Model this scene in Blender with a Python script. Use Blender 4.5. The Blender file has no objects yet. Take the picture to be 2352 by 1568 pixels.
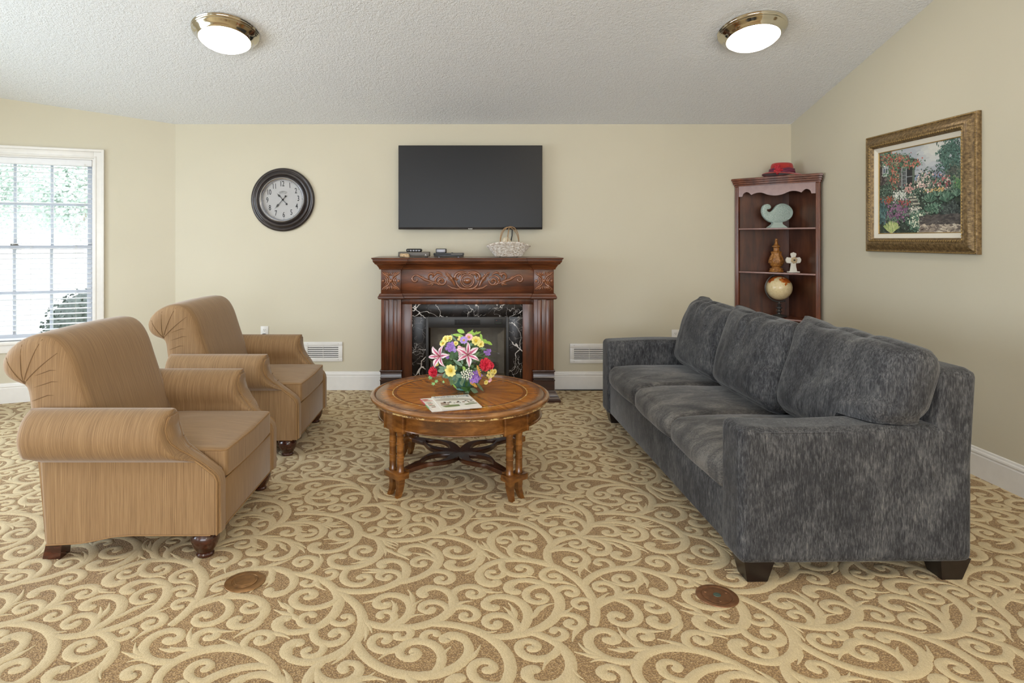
import bpy, bmesh, math, random
import numpy as np
from mathutils import Vector, Matrix, noise
PI = math.pi
sc = bpy.context.scene
COL = sc.collection

def lin(c):
    c = c / 255.0
    return c / 12.92 if c <= 0.04045 else ((c + 0.055) / 1.055) ** 2.4
def rgb(r, g, b): return (lin(r), lin(g), lin(b), 1.0)

# ------------------------------------------------------------------ camera, light, exposure
cam_d = bpy.data.cameras.new('camera'); cam = bpy.data.objects.new('camera', cam_d); COL.objects.link(cam)
cam.location = (0, 0, 1.385); cam.rotation_euler = (PI / 2, 0, 0)
cam_d.sensor_width = 36; cam_d.lens = 36 * 1450 / 2352
cam_d.shift_x = (1176 - 1070) / 2352; cam_d.shift_y = -(784 - 550) / 2352
cam_d.clip_start = 0.05; cam_d.clip_end = 200
sc.camera = cam
sc.view_settings.view_transform = 'Standard'; sc.view_settings.look = 'None'
sc.view_settings.gamma = 1; sc.view_settings.exposure = 0.17
sc.view_settings.use_curve_mapping = False

world = bpy.data.worlds.new('sky'); sc.world = world; world.use_nodes = True
bg = world.node_tree.nodes['Background']
bg.inputs[0].default_value = (0.86, 0.93, 1.0, 1); bg.inputs[1].default_value = 3.6

def area(name, loc, rot, sx, sy, power, col=(1, 1, 1), portal=False):
    l = bpy.data.lights.new(name, 'AREA'); l.shape = 'RECTANGLE'; l.size = sx; l.size_y = sy
    l.energy = power; l.color = col
    if portal: l.cycles.is_portal = True
    o = bpy.data.objects.new(name, l); COL.objects.link(o); o.location = loc; o.rotation_euler = rot
    return o
# warm ceiling fixtures in the part of the room behind the camera, daylight entering its windows
for lx, ly in ((-1.68, 0.2), (1.98, 0.2), (-1.68, -2.6), (1.98, -2.6)):
    l = bpy.data.lights.new('lamp_light', 'POINT'); l.energy = 20 if lx < 0 else 44; l.color = (1.0, 0.94, 0.86) if lx < 0 else (1.0, .86, .66); l.shadow_soft_size = 0.17
    o = bpy.data.objects.new('lamp_light', l); COL.objects.link(o); o.location = (lx, ly, 3.3 if ly > -1 else 2.7)
area('daylight', (-4.5, 2.6, 1.35), (0, -PI / 2, 0), 1.6, 3.0, 72, (0.72, 0.86, 1.0))
area('daylight', (-0.6, -3.9, 1.45), (PI / 2, 0, 0), 5.0, 1.7, 105, (0.88, 0.93, 1.0))

# ------------------------------------------------------------------ mesh helpers
def deselect(): pass
class MB:
    """collects vertices and faces, then links them as one mesh object"""
    def __init__(s): s.v = []; s.f = []; s.m = []; s.c = None
    def add(s, vs, fs, mi=0, M=None):
        n = len(s.v)
        for p in vs:
            p = Vector(p)
            if M is not None: p = M @ p
            s.v.append((p.x, p.y, p.z))
        for f in fs: s.f.append(tuple(i + n for i in f)); s.m.append(mi)
    def box(s, x0, x1, y0, y1, z0, z1, mi=0, M=None, bev=0.0, seg=2):
        if bev <= 0:
            vs = [(x, y, z) for z in (z0, z1) for y in (y0, y1) for x in (x0, x1)]
            s.add(vs, [(0, 2, 3, 1), (4, 5, 7, 6), (0, 1, 5, 4), (2, 6, 7, 3), (0, 4, 6, 2), (1, 3, 7, 5)], mi, M)
        else:
            bm = bmesh.new(); bmesh.ops.create_cube(bm, size=1)
            bmesh.ops.scale(bm, vec=(x1 - x0, y1 - y0, z1 - z0), verts=bm.verts)
            bmesh.ops.translate(bm, vec=((x0 + x1) / 2, (y0 + y1) / 2, (z0 + z1) / 2), verts=bm.verts)
            b = min(bev, 0.49 * min(x1 - x0, y1 - y0, z1 - z0))
            bmesh.ops.bevel(bm, geom=list(bm.edges), offset=b, segments=seg, profile=0.5, affect='EDGES')
            bm.verts.index_update()
            s.add([v.co.copy() for v in bm.verts], [[v.index for v in f.verts] for f in bm.faces], mi, M); bm.free()
    def loft(s, rings, cap0=True, cap1=True, closed=True, mi=0, M=None):
        n = len(rings[0]); vs = [p for r in rings for p in r]; fs = []
        for i in range(len(rings) - 1):
            for j in range(n if closed else n - 1):
                a = i * n + j; b = i * n + (j + 1) % n
                fs.append((a, b, b + n, a + n))
        if cap0: fs.append(tuple(range(n - 1, -1, -1)))
        if cap1: fs.append(tuple((len(rings) - 1) * n + j for j in range(n)))
        s.add(vs, fs, mi, M)
    def lathe(s, prof, c=(0, 0, 0), n=32, mi=0, M=None, cap=True):
        """prof: (radius, height) from bottom to top about z"""
        rings = [[(c[0] + r * math.cos(2 * PI * k / n), c[1] + r * math.sin(2 * PI * k / n), c[2] + z) for k in range(n)] for r, z in prof]
        s.loft(rings, cap, cap, True, mi, M)
    def tube(s, pts, r, n=8, mi=0, M=None, closed=False, flat=1.0, up=None):
        P = [Vector(p) for p in pts]; L = len(P); rings = []
        rr = r if isinstance(r, (list, tuple)) else [r] * L
        prev = None
        for i, p in enumerate(P):
            if closed: t = P[(i + 1) % L] - P[i - 1]
            else: t = P[min(i + 1, L - 1)] - P[max(i - 1, 0)]
            t = t.normalized() if t.length > 1e-9 else Vector((0, 0, 1))
            if up is not None: a = Vector(up)
            elif prev is None: a = Vector((0, 0, 1)) if abs(t.z) < 0.9 else Vector((1, 0, 0))
            else: a = prev
            b = t.cross(a)
            if b.length < 1e-6: b = t.orthogonal()
            b.normalize(); a = b.cross(t).normalized(); prev = a
            rings.append([p + (b * math.cos(2 * PI * k / n) + a * math.sin(2 * PI * k / n) * flat) * rr[i] for k in range(n)])
        if closed: rings.append(rings[0])
        s.loft(rings, not closed, not closed, True, mi, M)
    def prism(s, poly, z0, z1, mi=0, M=None, bev=0.0):
        """poly in xy, extruded in z; bev insets the top edge"""
        if bev:
            n = len(poly); ins = []
            A = sum(poly[i - 1][0] * poly[i][1] - poly[i][0] * poly[i - 1][1] for i in range(n))
            sg = 1 if A > 0 else -1
            for i in range(n):
                d = Vector((poly[(i + 1) % n][0] - poly[i - 1][0], poly[(i + 1) % n][1] - poly[i - 1][1]))
                if d.length < 1e-9: d = Vector((1, 0))
                d.normalize(); nn = Vector((-d.y, d.x)) * sg
                ins.append((poly[i][0] + nn.x * bev, poly[i][1] + nn.y * bev))
            s.loft([[(x, y, z0) for x, y in poly], [(x, y, z1 - bev * .8) for x, y in poly], [(x, y, z1) for x, y in ins]], True, True, True, mi, M)
        else:
            s.loft([[(x, y, z0) for x, y in poly], [(x, y, z1) for x, y in poly]], True, True, True, mi, M)
    def ball(s, c, r, n=12, mi=0, M=None, sc3=(1, 1, 1)):
        rings = []
        for i in range(n // 2 + 1):
            a = -PI / 2 + PI * i / (n // 2); rr = max(math.cos(a), 1e-3) * r
            rings.append([(c[0] + rr * math.cos(2 * PI * k / n) * sc3[0], c[1] + rr * math.sin(2 * PI * k / n) * sc3[1], c[2] + r * math.sin(a) * sc3[2]) for k in range(n)])
        s.loft(rings, True, True, True, mi, M)
    def build(s, name, mats, parent=None, loc=None, smooth=35, fix=True, label=None):
        me = bpy.data.meshes.new(name)
        me.from_pydata(s.v, [], s.f)
        for m in (mats if isinstance(mats, (list, tuple)) else [mats]): me.materials.append(m)
        if any(s.m): me.polygons.foreach_set('material_index', s.m)
        me.validate(clean_customdata=False)
        if fix:
            bm = bmesh.new(); bm.from_mesh(me); bmesh.ops.recalc_face_normals(bm, faces=bm.faces); bm.to_mesh(me); bm.free()
        if smooth:
            me.shade_smooth(); me.set_sharp_from_angle(angle=math.radians(smooth))
        o = bpy.data.objects.new(name, me); COL.objects.link(o)
        if parent is not None: o.parent = parent
        if loc: o.location = loc
        if label: o['label'] = label
        return o

def thing(name, label, cat, loc=(0, 0, 0), rotz=0, group=None):
    o = bpy.data.objects.new(name, None); COL.objects.link(o); o.empty_display_size = 0.05
    o.location = loc; o.rotation_euler = (0, 0, rotz)
    return tag(o, label, cat, group)
def tag(o, label, cat, group=None):
    o['label'] = label; o['category'] = cat
    if group: o['group'] = group
    return o
def by_normal(o, mat, axis, thr=.75):
    """second material on the faces that look along an axis"""
    me = o.data; me.materials.append(mat); k = len(me.materials) - 1
    for p in me.polygons:
        if abs(p.normal[axis]) > thr: p.material_index = k
    return o
def struct(o): o['kind'] = 'structure'; return o
def link_copy(o, parent=None):
    c = o.copy(); COL.objects.link(c); c.parent = parent
    for ch in list(o.children): link_copy(ch, c)
    return c

def soft_box(hx, hy, hz, r, fn=None, n=20):
    """rounded box of half sizes, on a shared surface grid; fn bends each point"""
    def cc(i):
        t = -1 + 2 * i / n
        return math.sin(t * PI / 2) * 0.55 + t * 0.45
    idx = {}; vs = []; fs = []
    def vert(p):
        k = (round(p[0], 5), round(p[1], 5), round(p[2], 5))
        if k not in idx:
            q = Vector((p[0] * hx, p[1] * hy, p[2] * hz))
            inn = Vector((max(-hx + r, min(hx - r, q.x)), max(-hy + r, min(hy - r, q.y)), max(-hz + r, min(hz - r, q.z))))
            d = q - inn
            if d.length > 1e-9: q = inn + d.normalized() * r
            if fn: q = fn(q, Vector(p))
            idx[k] = len(vs); vs.append(q)
        return idx[k]
    for ax in range(3):
        for sg in (-1, 1):
            for i in range(n):
                for j in range(n):
                    quad = []
                    for a, b in ((i, j), (i + 1, j), (i + 1, j + 1), (i, j + 1)):
                        p = [0, 0, 0]; p[ax] = sg; p[(ax + 1) % 3] = cc(a); p[(ax + 2) % 3] = cc(b)
                        quad.append(vert(p))
                    fs.append(quad if sg > 0 else quad[::-1])
    return vs, fs

def text_mesh(body, size, font_bold=0.0, ext=0.0005, align='CENTER'):
    cu = bpy.data.curves.new('t', 'FONT'); cu.body = body; cu.size = size; cu.extrude = ext; cu.offset = font_bold
    cu.align_x = align; cu.align_y = 'CENTER'; cu.resolution_u = 3
    ob = bpy.data.objects.new('t', cu); COL.objects.link(ob)
    me = bpy.data.meshes.new_from_object(ob)
    vs = [v.co.copy() for v in me.vertices]; fs = [tuple(p.vertices) for p in me.polygons]
    bpy.data.objects.remove(ob); bpy.data.curves.remove(cu); bpy.data.meshes.remove(me)
    return vs, fs

# ------------------------------------------------------------------ materials
class NT:
    def __init__(s, name):
        s.mat = bpy.data.materials.new(name); s.mat.use_nodes = True
        s.n = s.mat.node_tree.nodes; s.l = s.mat.node_tree.links
        s.b = s.n['Principled BSDF']; s.tc = None
    def __call__(s, kind, **kw):
        nd = s.n.new(kind)
        for k, v in kw.items(): setattr(nd, k, v)
        return nd
    def coord(s, scale=(1, 1, 1), rot=(0, 0, 0), loc=(0, 0, 0), gen='Object'):
        if s.tc is None: s.tc = s('ShaderNodeTexCoord')
        mp = s('ShaderNodeMapping'); mp.inputs['Scale'].default_value = scale; mp.inputs['Rotation'].default_value = rot
        mp.inputs['Location'].default_value = loc
        s.l.new(s.tc.outputs[gen], mp.inputs[0]); return mp.outputs[0]
    def noise(s, vec, scale=5, detail=3, rough=0.5, dist=0):
        nd = s('ShaderNodeTexNoise'); nd.inputs['Scale'].default_value = scale; nd.inputs['Detail'].default_value = detail
        nd.inputs['Roughness'].default_value = rough; nd.inputs['Distortion'].default_value = dist
        s.l.new(vec, nd.inputs['Vector']); return nd.outputs[0]
    def ramp(s, fac, stops, interp='LINEAR'):
        nd = s('ShaderNodeValToRGB'); nd.color_ramp.interpolation = interp; e = nd.color_ramp.elements
        while len(e) < len(stops): e.new(0.5)
        for i, (p, c) in enumerate(stops): e[i].position = p; e[i].color = c if len(c) == 4 else (*c, 1)
        s.l.new(fac, nd.inputs[0]); return nd.outputs[0]
    def mix(s, a, b, fac=0.5, mode='MIX'):
        nd = s('ShaderNodeMix', data_type='RGBA', blend_type=mode)
        for sock, v in ((nd.inputs[0], fac), (nd.inputs[6], a), (nd.inputs[7], b)):
            if hasattr(v, 'default_value') and hasattr(v, 'links'): s.l.new(v, sock)
            else: sock.default_value = v
        return nd.outputs[2]
    def math(s, op, a, b=0.0, c=0.0):
        nd = s('ShaderNodeMath', operation=op)
        for sock, v in zip(nd.inputs, (a, b, c)):
            if hasattr(v, 'links'): s.l.new(v, sock)
            else: sock.default_value = v
        return nd.outputs[0]
    def bump(s, h, strength=0.3, dist=0.01):
        nd = s('ShaderNodeBump'); nd.inputs['Strength'].default_value = strength; nd.inputs['Distance'].default_value = dist
        s.l.new(h, nd.inputs['Height']); s.l.new(nd.outputs[0], s.b.inputs['Normal'])
    def set(s, col=None, rough=None, metal=None, **kw):
        if col is not None:
            if hasattr(col, 'links'): s.l.new(col, s.b.inputs['Base Color'])
            else: s.b.inputs['Base Color'].default_value = col
        if rough is not None:
            if hasattr(rough, 'links'): s.l.new(rough, s.b.inputs['Roughness'])
            else: s.b.inputs['Roughness'].default_value = rough
        if metal is not None: s.b.inputs['Metallic'].default_value = metal
        for k, v in kw.items(): s.b.inputs[k.replace('_', ' ')].default_value = v
        return s.mat

def plain(name, col, rough=0.5, metal=0.0, var=0.06, vs=20, **kw):
    t = NT(name); n = t.noise(t.coord(), vs, 3)
    a = tuple(c * (1 - var) for c in col[:3]) + (1,); b = tuple(min(1, c * (1 + var)) for c in col[:3]) + (1,)
    return t.set(t.ramp(n, [(0.3, a), (0.7, b)]), rough, metal, **kw)

def wood(name, dark, mid, light, scale=(40, 3, 3), rough=0.32, coat=0.25, detail=5):
    t = NT(name); v = t.coord(scale)
    n1 = t.noise(v, 1.0, detail, 0.6, 0.4); n2 = t.noise(t.coord((1, 1, 1)), 5, 2)
    c = t.ramp(n1, [(0.25, dark), (0.5, mid), (0.78, light)])
    c = t.mix(c, t.ramp(n2, [(0.3, (0.72, 0.7, 0.68)), (0.7, (1.12, 1.1, 1.08))]), 1.0, 'MULTIPLY')
    t.bump(n1, 0.05, 0.002)
    return t.set(c, rough, 0, Coat_Weight=coat, Coat_Roughness=0.12)

M = {}
t = NT('wall_paint'); n = t.noise(t.coord((1, 1, 1)), 260, 2); t.bump(n, 0.12, 0.001)
M['wall'] = t.set(t.ramp(t.noise(t.coord(), 1.3, 2), [(0.3, rgb(204, 197, 176)), (0.7, rgb(208, 201, 180))]), 0.55)
t = NT('textured_ceiling'); v = t.coord()
n1 = t.noise(v, 42, 3, 0.6); n2 = t.noise(v, 110, 2, 0.5)
h = t.math('ADD', t.math('MULTIPLY', n1, 1.4), n2); t.bump(h, 0.55, 0.012)
M['ceiling'] = t.set(t.ramp(n2, [(0.3, rgb(232, 235, 240)), (0.7, rgb(240, 243, 248))]), 0.9)
M['trim'] = plain('white_gloss_trim', rgb(232, 230, 226), 0.3, var=0.02)
M['white_plastic'] = plain('white_plastic', rgb(228, 226, 222), 0.35, var=0.02)
M['vinyl'] = plain('backlit_white_vinyl', rgb(192, 197, 206), 0.4, var=0.02)  # white sash greyed: its backlit shade is put into the colour
M['slat'] = plain('blind_slat', rgb(236, 238, 242), 0.4, var=0.02)
M['cord'] = plain('white_cord', rgb(220, 218, 208), 0.8)
M['dark'] = plain('dark_gap', rgb(25, 24, 25), 0.6)
M['black_plastic'] = plain('black_plastic', rgb(24, 24, 26), 0.3)
M['screw'] = plain('screw_metal', rgb(130, 128, 122), 0.35, 0.9)
t = NT('window_glass'); t.set((1, 1, 1, 1), 0.0, 0, Transmission_Weight=1.0, IOR=1.02)
M['glass'] = t.mat

# carpet: looped ground and raised cut pile scrolls
t = NT('carpet_loop_ground'); v = t.coord()
vo = t('ShaderNodeTexVoronoi'); vo.inputs['Scale'].default_value = 170; t.l.new(t.coord((1, 1.35, 1)), vo.inputs['Vector'])
n = t.noise(v, 240, 2); f = t.math('ADD', t.math('MULTIPLY', vo.outputs['Distance'], 0.8), t.math('MULTIPLY', n, 0.6))
c = t.ramp(f, [(0.38, rgb(204, 177, 128)), (0.62, rgb(164, 131, 84)), (0.85, rgb(130, 100, 60))])
big = t.ramp(t.noise(v, 1.1, 2), [(0.35, (0.93, 0.93, 0.94)), (0.65, (1.05, 1.04, 1.03))])
t.bump(t.math('SUBTRACT', 1.0, f), 0.8, 0.004)
M['carpet'] = t.set(t.mix(c, big, 1.0, 'MULTIPLY'), 0.95, Sheen_Weight=0.15)
t = NT('carpet_cut_pile'); v = t.coord((1, 1.8, 1))
n = t.noise(v, 260, 3, 0.7); n2 = t.noise(t.coord((1.5, .6, 1), (0, 0, 0.7)), 120, 3, 0.7)
f = t.math('ADD', t.math('MULTIPLY', n, 0.6), t.math('MULTIPLY', n2, 0.4))
c = t.ramp(f, [(0.3, rgb(182, 158, 116)), (0.5, rgb(206, 185, 142)), (0.72, rgb(226, 208, 168))])
t.bump(f, 0.7, 0.006)
M['pile'] = t.set(t.mix(c, t.ramp(t.noise(t.coord(), 1.1, 2), [(0.35, (0.95, 0.95, 0.96)), (0.65, (1.03, 1.03, 1.02))]), 1.0, 'MULTIPLY'), 0.95, Sheen_Weight=0.2)
# ------------------------------------------------------------------ room shell
BY = 5.823; RX = 3.0
A2 = Vector((-2.68, BY)); ev = Vector((-0.9306, -0.3661)); nv = Vector((0.3661, -0.9306))
BEND = 1.86   # length of the angled bay wall
B2 = A2 + ev * BEND
LX = B2.x
def ceil_z(y): return 2.449 + 0.265 * (BY - y) if y > 0.9 else 2.449 + 0.265 * (BY - 0.9) - 0.265 * (0.9 - y)
FRONT = -4.0
# wall along the back
def wall_strip(mb, p, q, top=True, th=0.12, y_out=None, z0=0.0, z1=None, seg=1):
    """vertical wall from p to q (2D, room on the right-hand side of p->q), following the ceiling"""
    d = (q - p); L = d.length; d.normalize(); n = Vector((-d.y, d.x)) * th
    k = max(1, seg)
    for i in range(k):
        a = p + d * L * i / k; b = p + d * L * (i + 1) / k
        za = ceil_z(a.y) + 0.02 if z1 is None else z1; zb = ceil_z(b.y) + 0.02 if z1 is None else z1
        vs = [(a.x, a.y, z0), (b.x, b.y, z0), (b.x, b.y, zb), (a.x, a.y, za)]
        vs += [(x + n.x, y + n.y, z) for x, y, z in vs]
        mb.add(vs, [(0, 1, 2, 3), (7, 6, 5, 4), (0, 4, 5, 1), (1, 5, 6, 2), (2, 6, 7, 3), (3, 7, 4, 0)])
mb = MB(); wall_strip(mb, Vector((-2.80, BY)), Vector((RX + .12, BY))); struct(mb.build('wall_back', M['wall'], smooth=0))
mb = MB()
ys = [BY + .1, 0.9, FRONT]
for i in range(2): wall_strip(mb, Vector((RX, ys[i])), Vector((RX, ys[i + 1])))
struct(mb.build('wall_right', M['wall'], smooth=0))
# angled bay wall with the window opening
def wpt(s, off=0.0): p = A2 + ev * s + nv * off; return p
OS0, OS1, OZ0, OZ1 = 0.655, 1.59, 0.52, 2.098
mb = MB()
wall_strip(mb, wpt(BEND), wpt(OS1)); wall_strip(mb, wpt(OS0), wpt(0))
wall_strip(mb, wpt(OS1), wpt(OS0), z0=0, z1=OZ0); wall_strip(mb, wpt(OS1), wpt(OS0), z0=OZ1)
struct(mb.build('wall_bay', M['wall'], smooth=0))
# left wall beyond the frame, with two tall window openings
mb = MB(); L1 = [(FRONT, -1.6), (-0.2, 0.9), (0.9, 1.1), (4.1, B2.y)]
for a, b in ((FRONT, -1.6), (-0.2, 0.9), (0.9, 1.1), (4.1, B2.y)): wall_strip(mb, Vector((LX, a)), Vector((LX, b)))
for a, b in ((-1.6, -0.2), (1.1, 4.1)):
    wall_strip(mb, Vector((LX, a)), Vector((LX, b)), z0=0, z1=0.5); wall_strip(mb, Vector((LX, a)), Vector((LX, b)), z0=2.1)
struct(mb.build('wall_left', M['wall'], smooth=0))
mb = MB()
for a, b in ((RX, 2.2), (-3.3, LX)): wall_strip(mb, Vector((a, FRONT)), Vector((b, FRONT)))
wall_strip(mb, Vector((2.2, FRONT)), Vector((-3.3, FRONT)), z0=0, z1=0.6); wall_strip(mb, Vector((2.2, FRONT)), Vector((-3.3, FRONT)), z0=2.2)
struct(mb.build('wall_front', M['wall'], smooth=0))
mb = MB()
x0, x1 = LX - .15, RX + .12
for ya, yb in ((BY + .15, 0.9), (0.9, FRONT - .12)):
    za, zb = 2.449 + 0.265 * (BY - ya) if ya > .9 else ceil_z(ya), ceil_z(yb)
    mb.add([(x0, ya, za), (x1, ya, za), (x1, yb, zb), (x0, yb, zb), (x0, ya, za + .15), (x1, ya, za + .15), (x1, yb, zb + .15), (x0, yb, zb + .15)],
           [(0, 1, 2, 3), (4, 7, 6, 5), (0, 4, 5, 1), (1, 5, 6, 2), (2, 6, 7, 3), (3, 7, 4, 0)])
struct(mb.build('ceiling', M['ceiling'], smooth=0))

# baseboards: moulded section swept along the wall foot
BBP = [(0, 0), (0.016, 0), (0.016, 0.125), (0.013, 0.131), (0.013, 0.137), (0.017, 0.141), (0.015, 0.150), (0.009, 0.157), (0.007, 0.166), (0, 0.170)]
def baseboard(name, p, q):
    d = (q - p).normalized(); n = Vector((d.y, -d.x)); mb = MB()
    mb.loft([[(a.x + n.x * u, a.y + n.y * u, z) for u, z in BBP] for a in (p, q)])
    o = struct(mb.build(name, M['trim'], smooth=25)); return o
baseboard('baseboard_back', Vector((-2.68, BY)), Vector((RX, BY)))
baseboard('baseboard_right', Vector((RX, BY)), Vector((RX, FRONT)))
baseboard('baseboard_left', wpt(BEND), wpt(0))

# ------------------------------------------------------------------ carpet floor with scroll pattern
def scroll_tile(T=1.9, seed=7):
    rng = random.Random(seed); R = 0.006; N = int(round(T / R)); occ = np.zeros((N, N), bool)
    strokes = []; nodes = []
    def stamp(x, y, r):
        k = int(math.ceil(r / R)); ix, iy = int(math.floor(x / R)), int(math.floor(y / R))
        ax = (np.arange(ix - k, ix + k + 1)); ay = np.arange(iy - k, iy + k + 1)
        m = ((ax[:, None] + .5) * R - x) ** 2 + ((ay[None, :] + .5) * R - y) ** 2 <= r * r
        gx, gy = np.meshgrid(ax % N, ay % N, indexing='ij'); occ[gx[m], gy[m]] = True
    def curl(x, y, th, sgn, R0, turns, r1=0.020, lead=0.0, blob=True):
        pts = []; s = 0; h = 0.006; tot = 0; target = turns * 2 * PI; k = 0
        while tot < target and len(pts) < 260:
            f = tot / target
            r = R0 * 2.1 * (1 - f) ** 2.1 + r1 * (1 - (1 - f) ** 2.1)
            if s < lead: kk = -0.5 / R0
            else: kk = 1 / r
            pts.append((x, y, th)); th += sgn * kk * h
            if s >= lead: tot += kk * h
            x += math.cos(th) * h; y += math.sin(th) * h; s += h
        return pts
    def widths(pts, w):
        n = len(pts); out = []
        for i in range(n):
            f = i / (n - 1)
            ww = 1.22 * w * (0.68 + 0.5 * math.sin(PI * min(1, f * 1.05)) ** 0.8)
            if f > 0.86: ww = w * (1.25 + 0.34 * math.sin(PI * (f - 0.86) / 0.14 * 0.75))
            out.append(ww)
        return [w_ * (1 + .30 * max(0, 1 - i / (n * .22))) for i, w_ in enumerate(out)]
    GAP = 0.0062
    def ok(pts, ws, skip):
        for i in range(skip, len(pts), 2):
            x, y, _ = pts[i]; r = ws[i]
            for dx, dy in ((0, 0), (r, 0), (-r, 0), (0, r), (0, -r)):
                if occ[int((x + dx) / R) % N, int((y + dy) / R) % N]: return False
        return True
    def place(pts, ws, skip=0, parent=True):
        strokes.append((pts, ws))
        for i in range(0, len(pts), 1): stamp(pts[i][0], pts[i][1], ws[i] + GAP)
        for i in range(4, int(len(pts) * 0.72), 3): nodes.append((pts[i], ws[i]))
    # wandering main vines
    for (x, y, th, sg, R0, tn) in ((0.2, 0.1, 1.2, 1, 0.26, 1.0), (1.2, 1.0, 4.3, 1, 0.25, 1.0), (1.35, 0.2, 2.0, -1, 0.22, 1.0), (0.45, 1.25, 0.2, -1, 0.22, 1.0)):
        p = curl(x, y, th, sg, R0, tn); w = widths(p, 0.0165)
        if ok(p, w, 0): place(p, w)
    for (R0, tn, w0, tries) in ((0.17, 1.05, .016, 400), (0.13, 1.1, .0155, 1500), (0.105, 1.15, .015, 3600), (0.085, 1.2, .0145, 6600), (0.065, 1.15, .0135, 9200), (0.05, 1.05, .0125, 9500), (0.040, .8, .0115, 7500)):
        for _ in range(tries):
            (x, y, th), pw = rng.choice(nodes); sg = rng.choice((-1, 1))
            off = sg * rng.uniform(0.35, .8)
            th2 = th + off
            rr = R0 * rng.uniform(0.85, 1.15)
            p = curl(x, y, th2, sg * (1 if rng.random() < .72 else -1), rr, tn * rng.uniform(.88, 1.1), r1=max(0.0215, w0 + .0075))
            w = widths(p, w0)
            skip = max(7, int((pw + GAP + w0 + 0.012) / 0.006 / max(0.4, math.sin(abs(off)))) + 1)
            if skip < len(p) * .6 and ok(p, w, skip): place(p, w)
    # small leaf-like spurs
    for _ in range(5000):
        (x, y, th), pw = rng.choice(nodes); sg = rng.choice((-1, 1)); off = sg * rng.uniform(.3, .6)
        L = rng.uniform(.075, .15); k = rng.uniform(2, 10) * -sg; p = []; th2 = th + off
        for i in range(int(L / .006)):
            p.append((x, y, th2)); th2 += k * .006; x += math.cos(th2) * .006; y += math.sin(th2) * .006
        n = len(p); w = [0.0115 * (.75 + .5 * math.sin(PI * min(1, i / n * 1.4))) * (1 - .8 * (i / n) ** 2.5) for i in range(n)]
        skip = int((pw + GAP + .012 + .010) / .006 / max(.45, math.sin(abs(off)))) + 1
        if skip < n - 3 and ok(p, w, skip): place(p, w)
    return strokes, occ.mean()
strokes, cov = scroll_tile(1.9)
SC_ = .80; TILE = 1.9 * SC_
strokes = [([(x * SC_, y * SC_, th) for x, y, th in p], [w * SC_ * 1.14 for w in ws]) for p, ws in strokes]
print('carpet strokes', len(strokes), 'cover', round(float(cov), 2))
def tile_mesh(strokes):
    V = []; F = []; rj = random.Random(3)
    for pts, ws in strokes:
        n0 = len(V); K = len(pts)
        seq = []
        # rounded ends
        x, y, th = pts[0]; seq.append((x - math.cos(th) * ws[0] * .5, y - math.sin(th) * ws[0] * .5, th, ws[0] * .55))
        for i in range(0, K, 1):
            seq.append((*pts[i], ws[i] * (1 + rj.uniform(-.055, .055))))
        x, y, th = pts[-1]; w = ws[-1]
        for a in (20, 40, 58, 75, 88): a_ = math.radians(a); seq.append((x + math.cos(th) * w * math.sin(a_), y + math.sin(th) * w * math.sin(a_), th, w * math.cos(a_)))
        for (x, y, th, w) in seq:
            c, s_ = -math.sin(th), math.cos(th)
            for u, z in ((-1, 0.0), (-.92, 0.0011), (0, .0014), (.92, 0.0011), (1, 0.0)): V.append((x + c * w * u, y + s_ * w * u, z))
        for i in range(len(seq) - 1):
            for j in range(4):
                a = n0 + i * 5 + j; F.append((a, a + 5, a + 6, a + 1))
    return np.array(V), np.array(F)
TV_, TF_ = tile_mesh(strokes)
cent = TV_[TF_].mean(axis=1)
allV = [np.array([(LX - .1, FRONT - .1, 0), (RX + .1, FRONT - .1, 0), (RX + .1, BY + .1, 0), (-2.75, BY + .1, 0), (LX - .1, B2.y + .05, 0)], float)]
allF = []; nb = 5
for ix in range(-6, 5):
    for iy in range(0, 7):
        off = np.array([ix * TILE + .3, iy * TILE - .85, 0]); cx = cent[:, 0] + off[0]; cy = cent[:, 1] + off[1]
        wl = np.where(cx < -2.68, BY + (cx + 2.68) * 0.3661 / 0.9306, BY)
        keep = (cx > LX) & (cx < RX) & (cy > 0.6) & (cy < wl)
        if not keep.any(): continue
        f = TF_[keep]; used = np.unique(f); remap = np.zeros(len(TV_), int); remap[used] = np.arange(len(used))
        allV.append(TV_[used] + off); allF.append(remap[f] + nb); nb += len(used)
V = np.concatenate(allV); F = np.concatenate(allF)
me = bpy.data.meshes.new('floor')
nf = len(F); me.vertices.add(len(V)); me.vertices.foreach_set('co', V.astype(np.float32).ravel())
me.loops.add(5 + nf * 4); me.loops.foreach_set('vertex_index', np.concatenate([np.arange(5), F.ravel()]).astype(np.int32))
me.polygons.add(nf + 1); me.polygons.foreach_set('loop_start', np.concatenate([[0], 5 + 4 * np.arange(nf)]).astype(np.int32))
mi = np.ones(nf + 1, np.int32); mi[0] = 0; me.polygons.foreach_set('material_index', mi)
me.materials.append(M['carpet']); me.materials.append(M['pile']); me.update(calc_edges=True); me.validate()
me.shade_smooth(); fl = bpy.data.objects.new('floor', me); COL.objects.link(fl); struct(fl)

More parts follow.
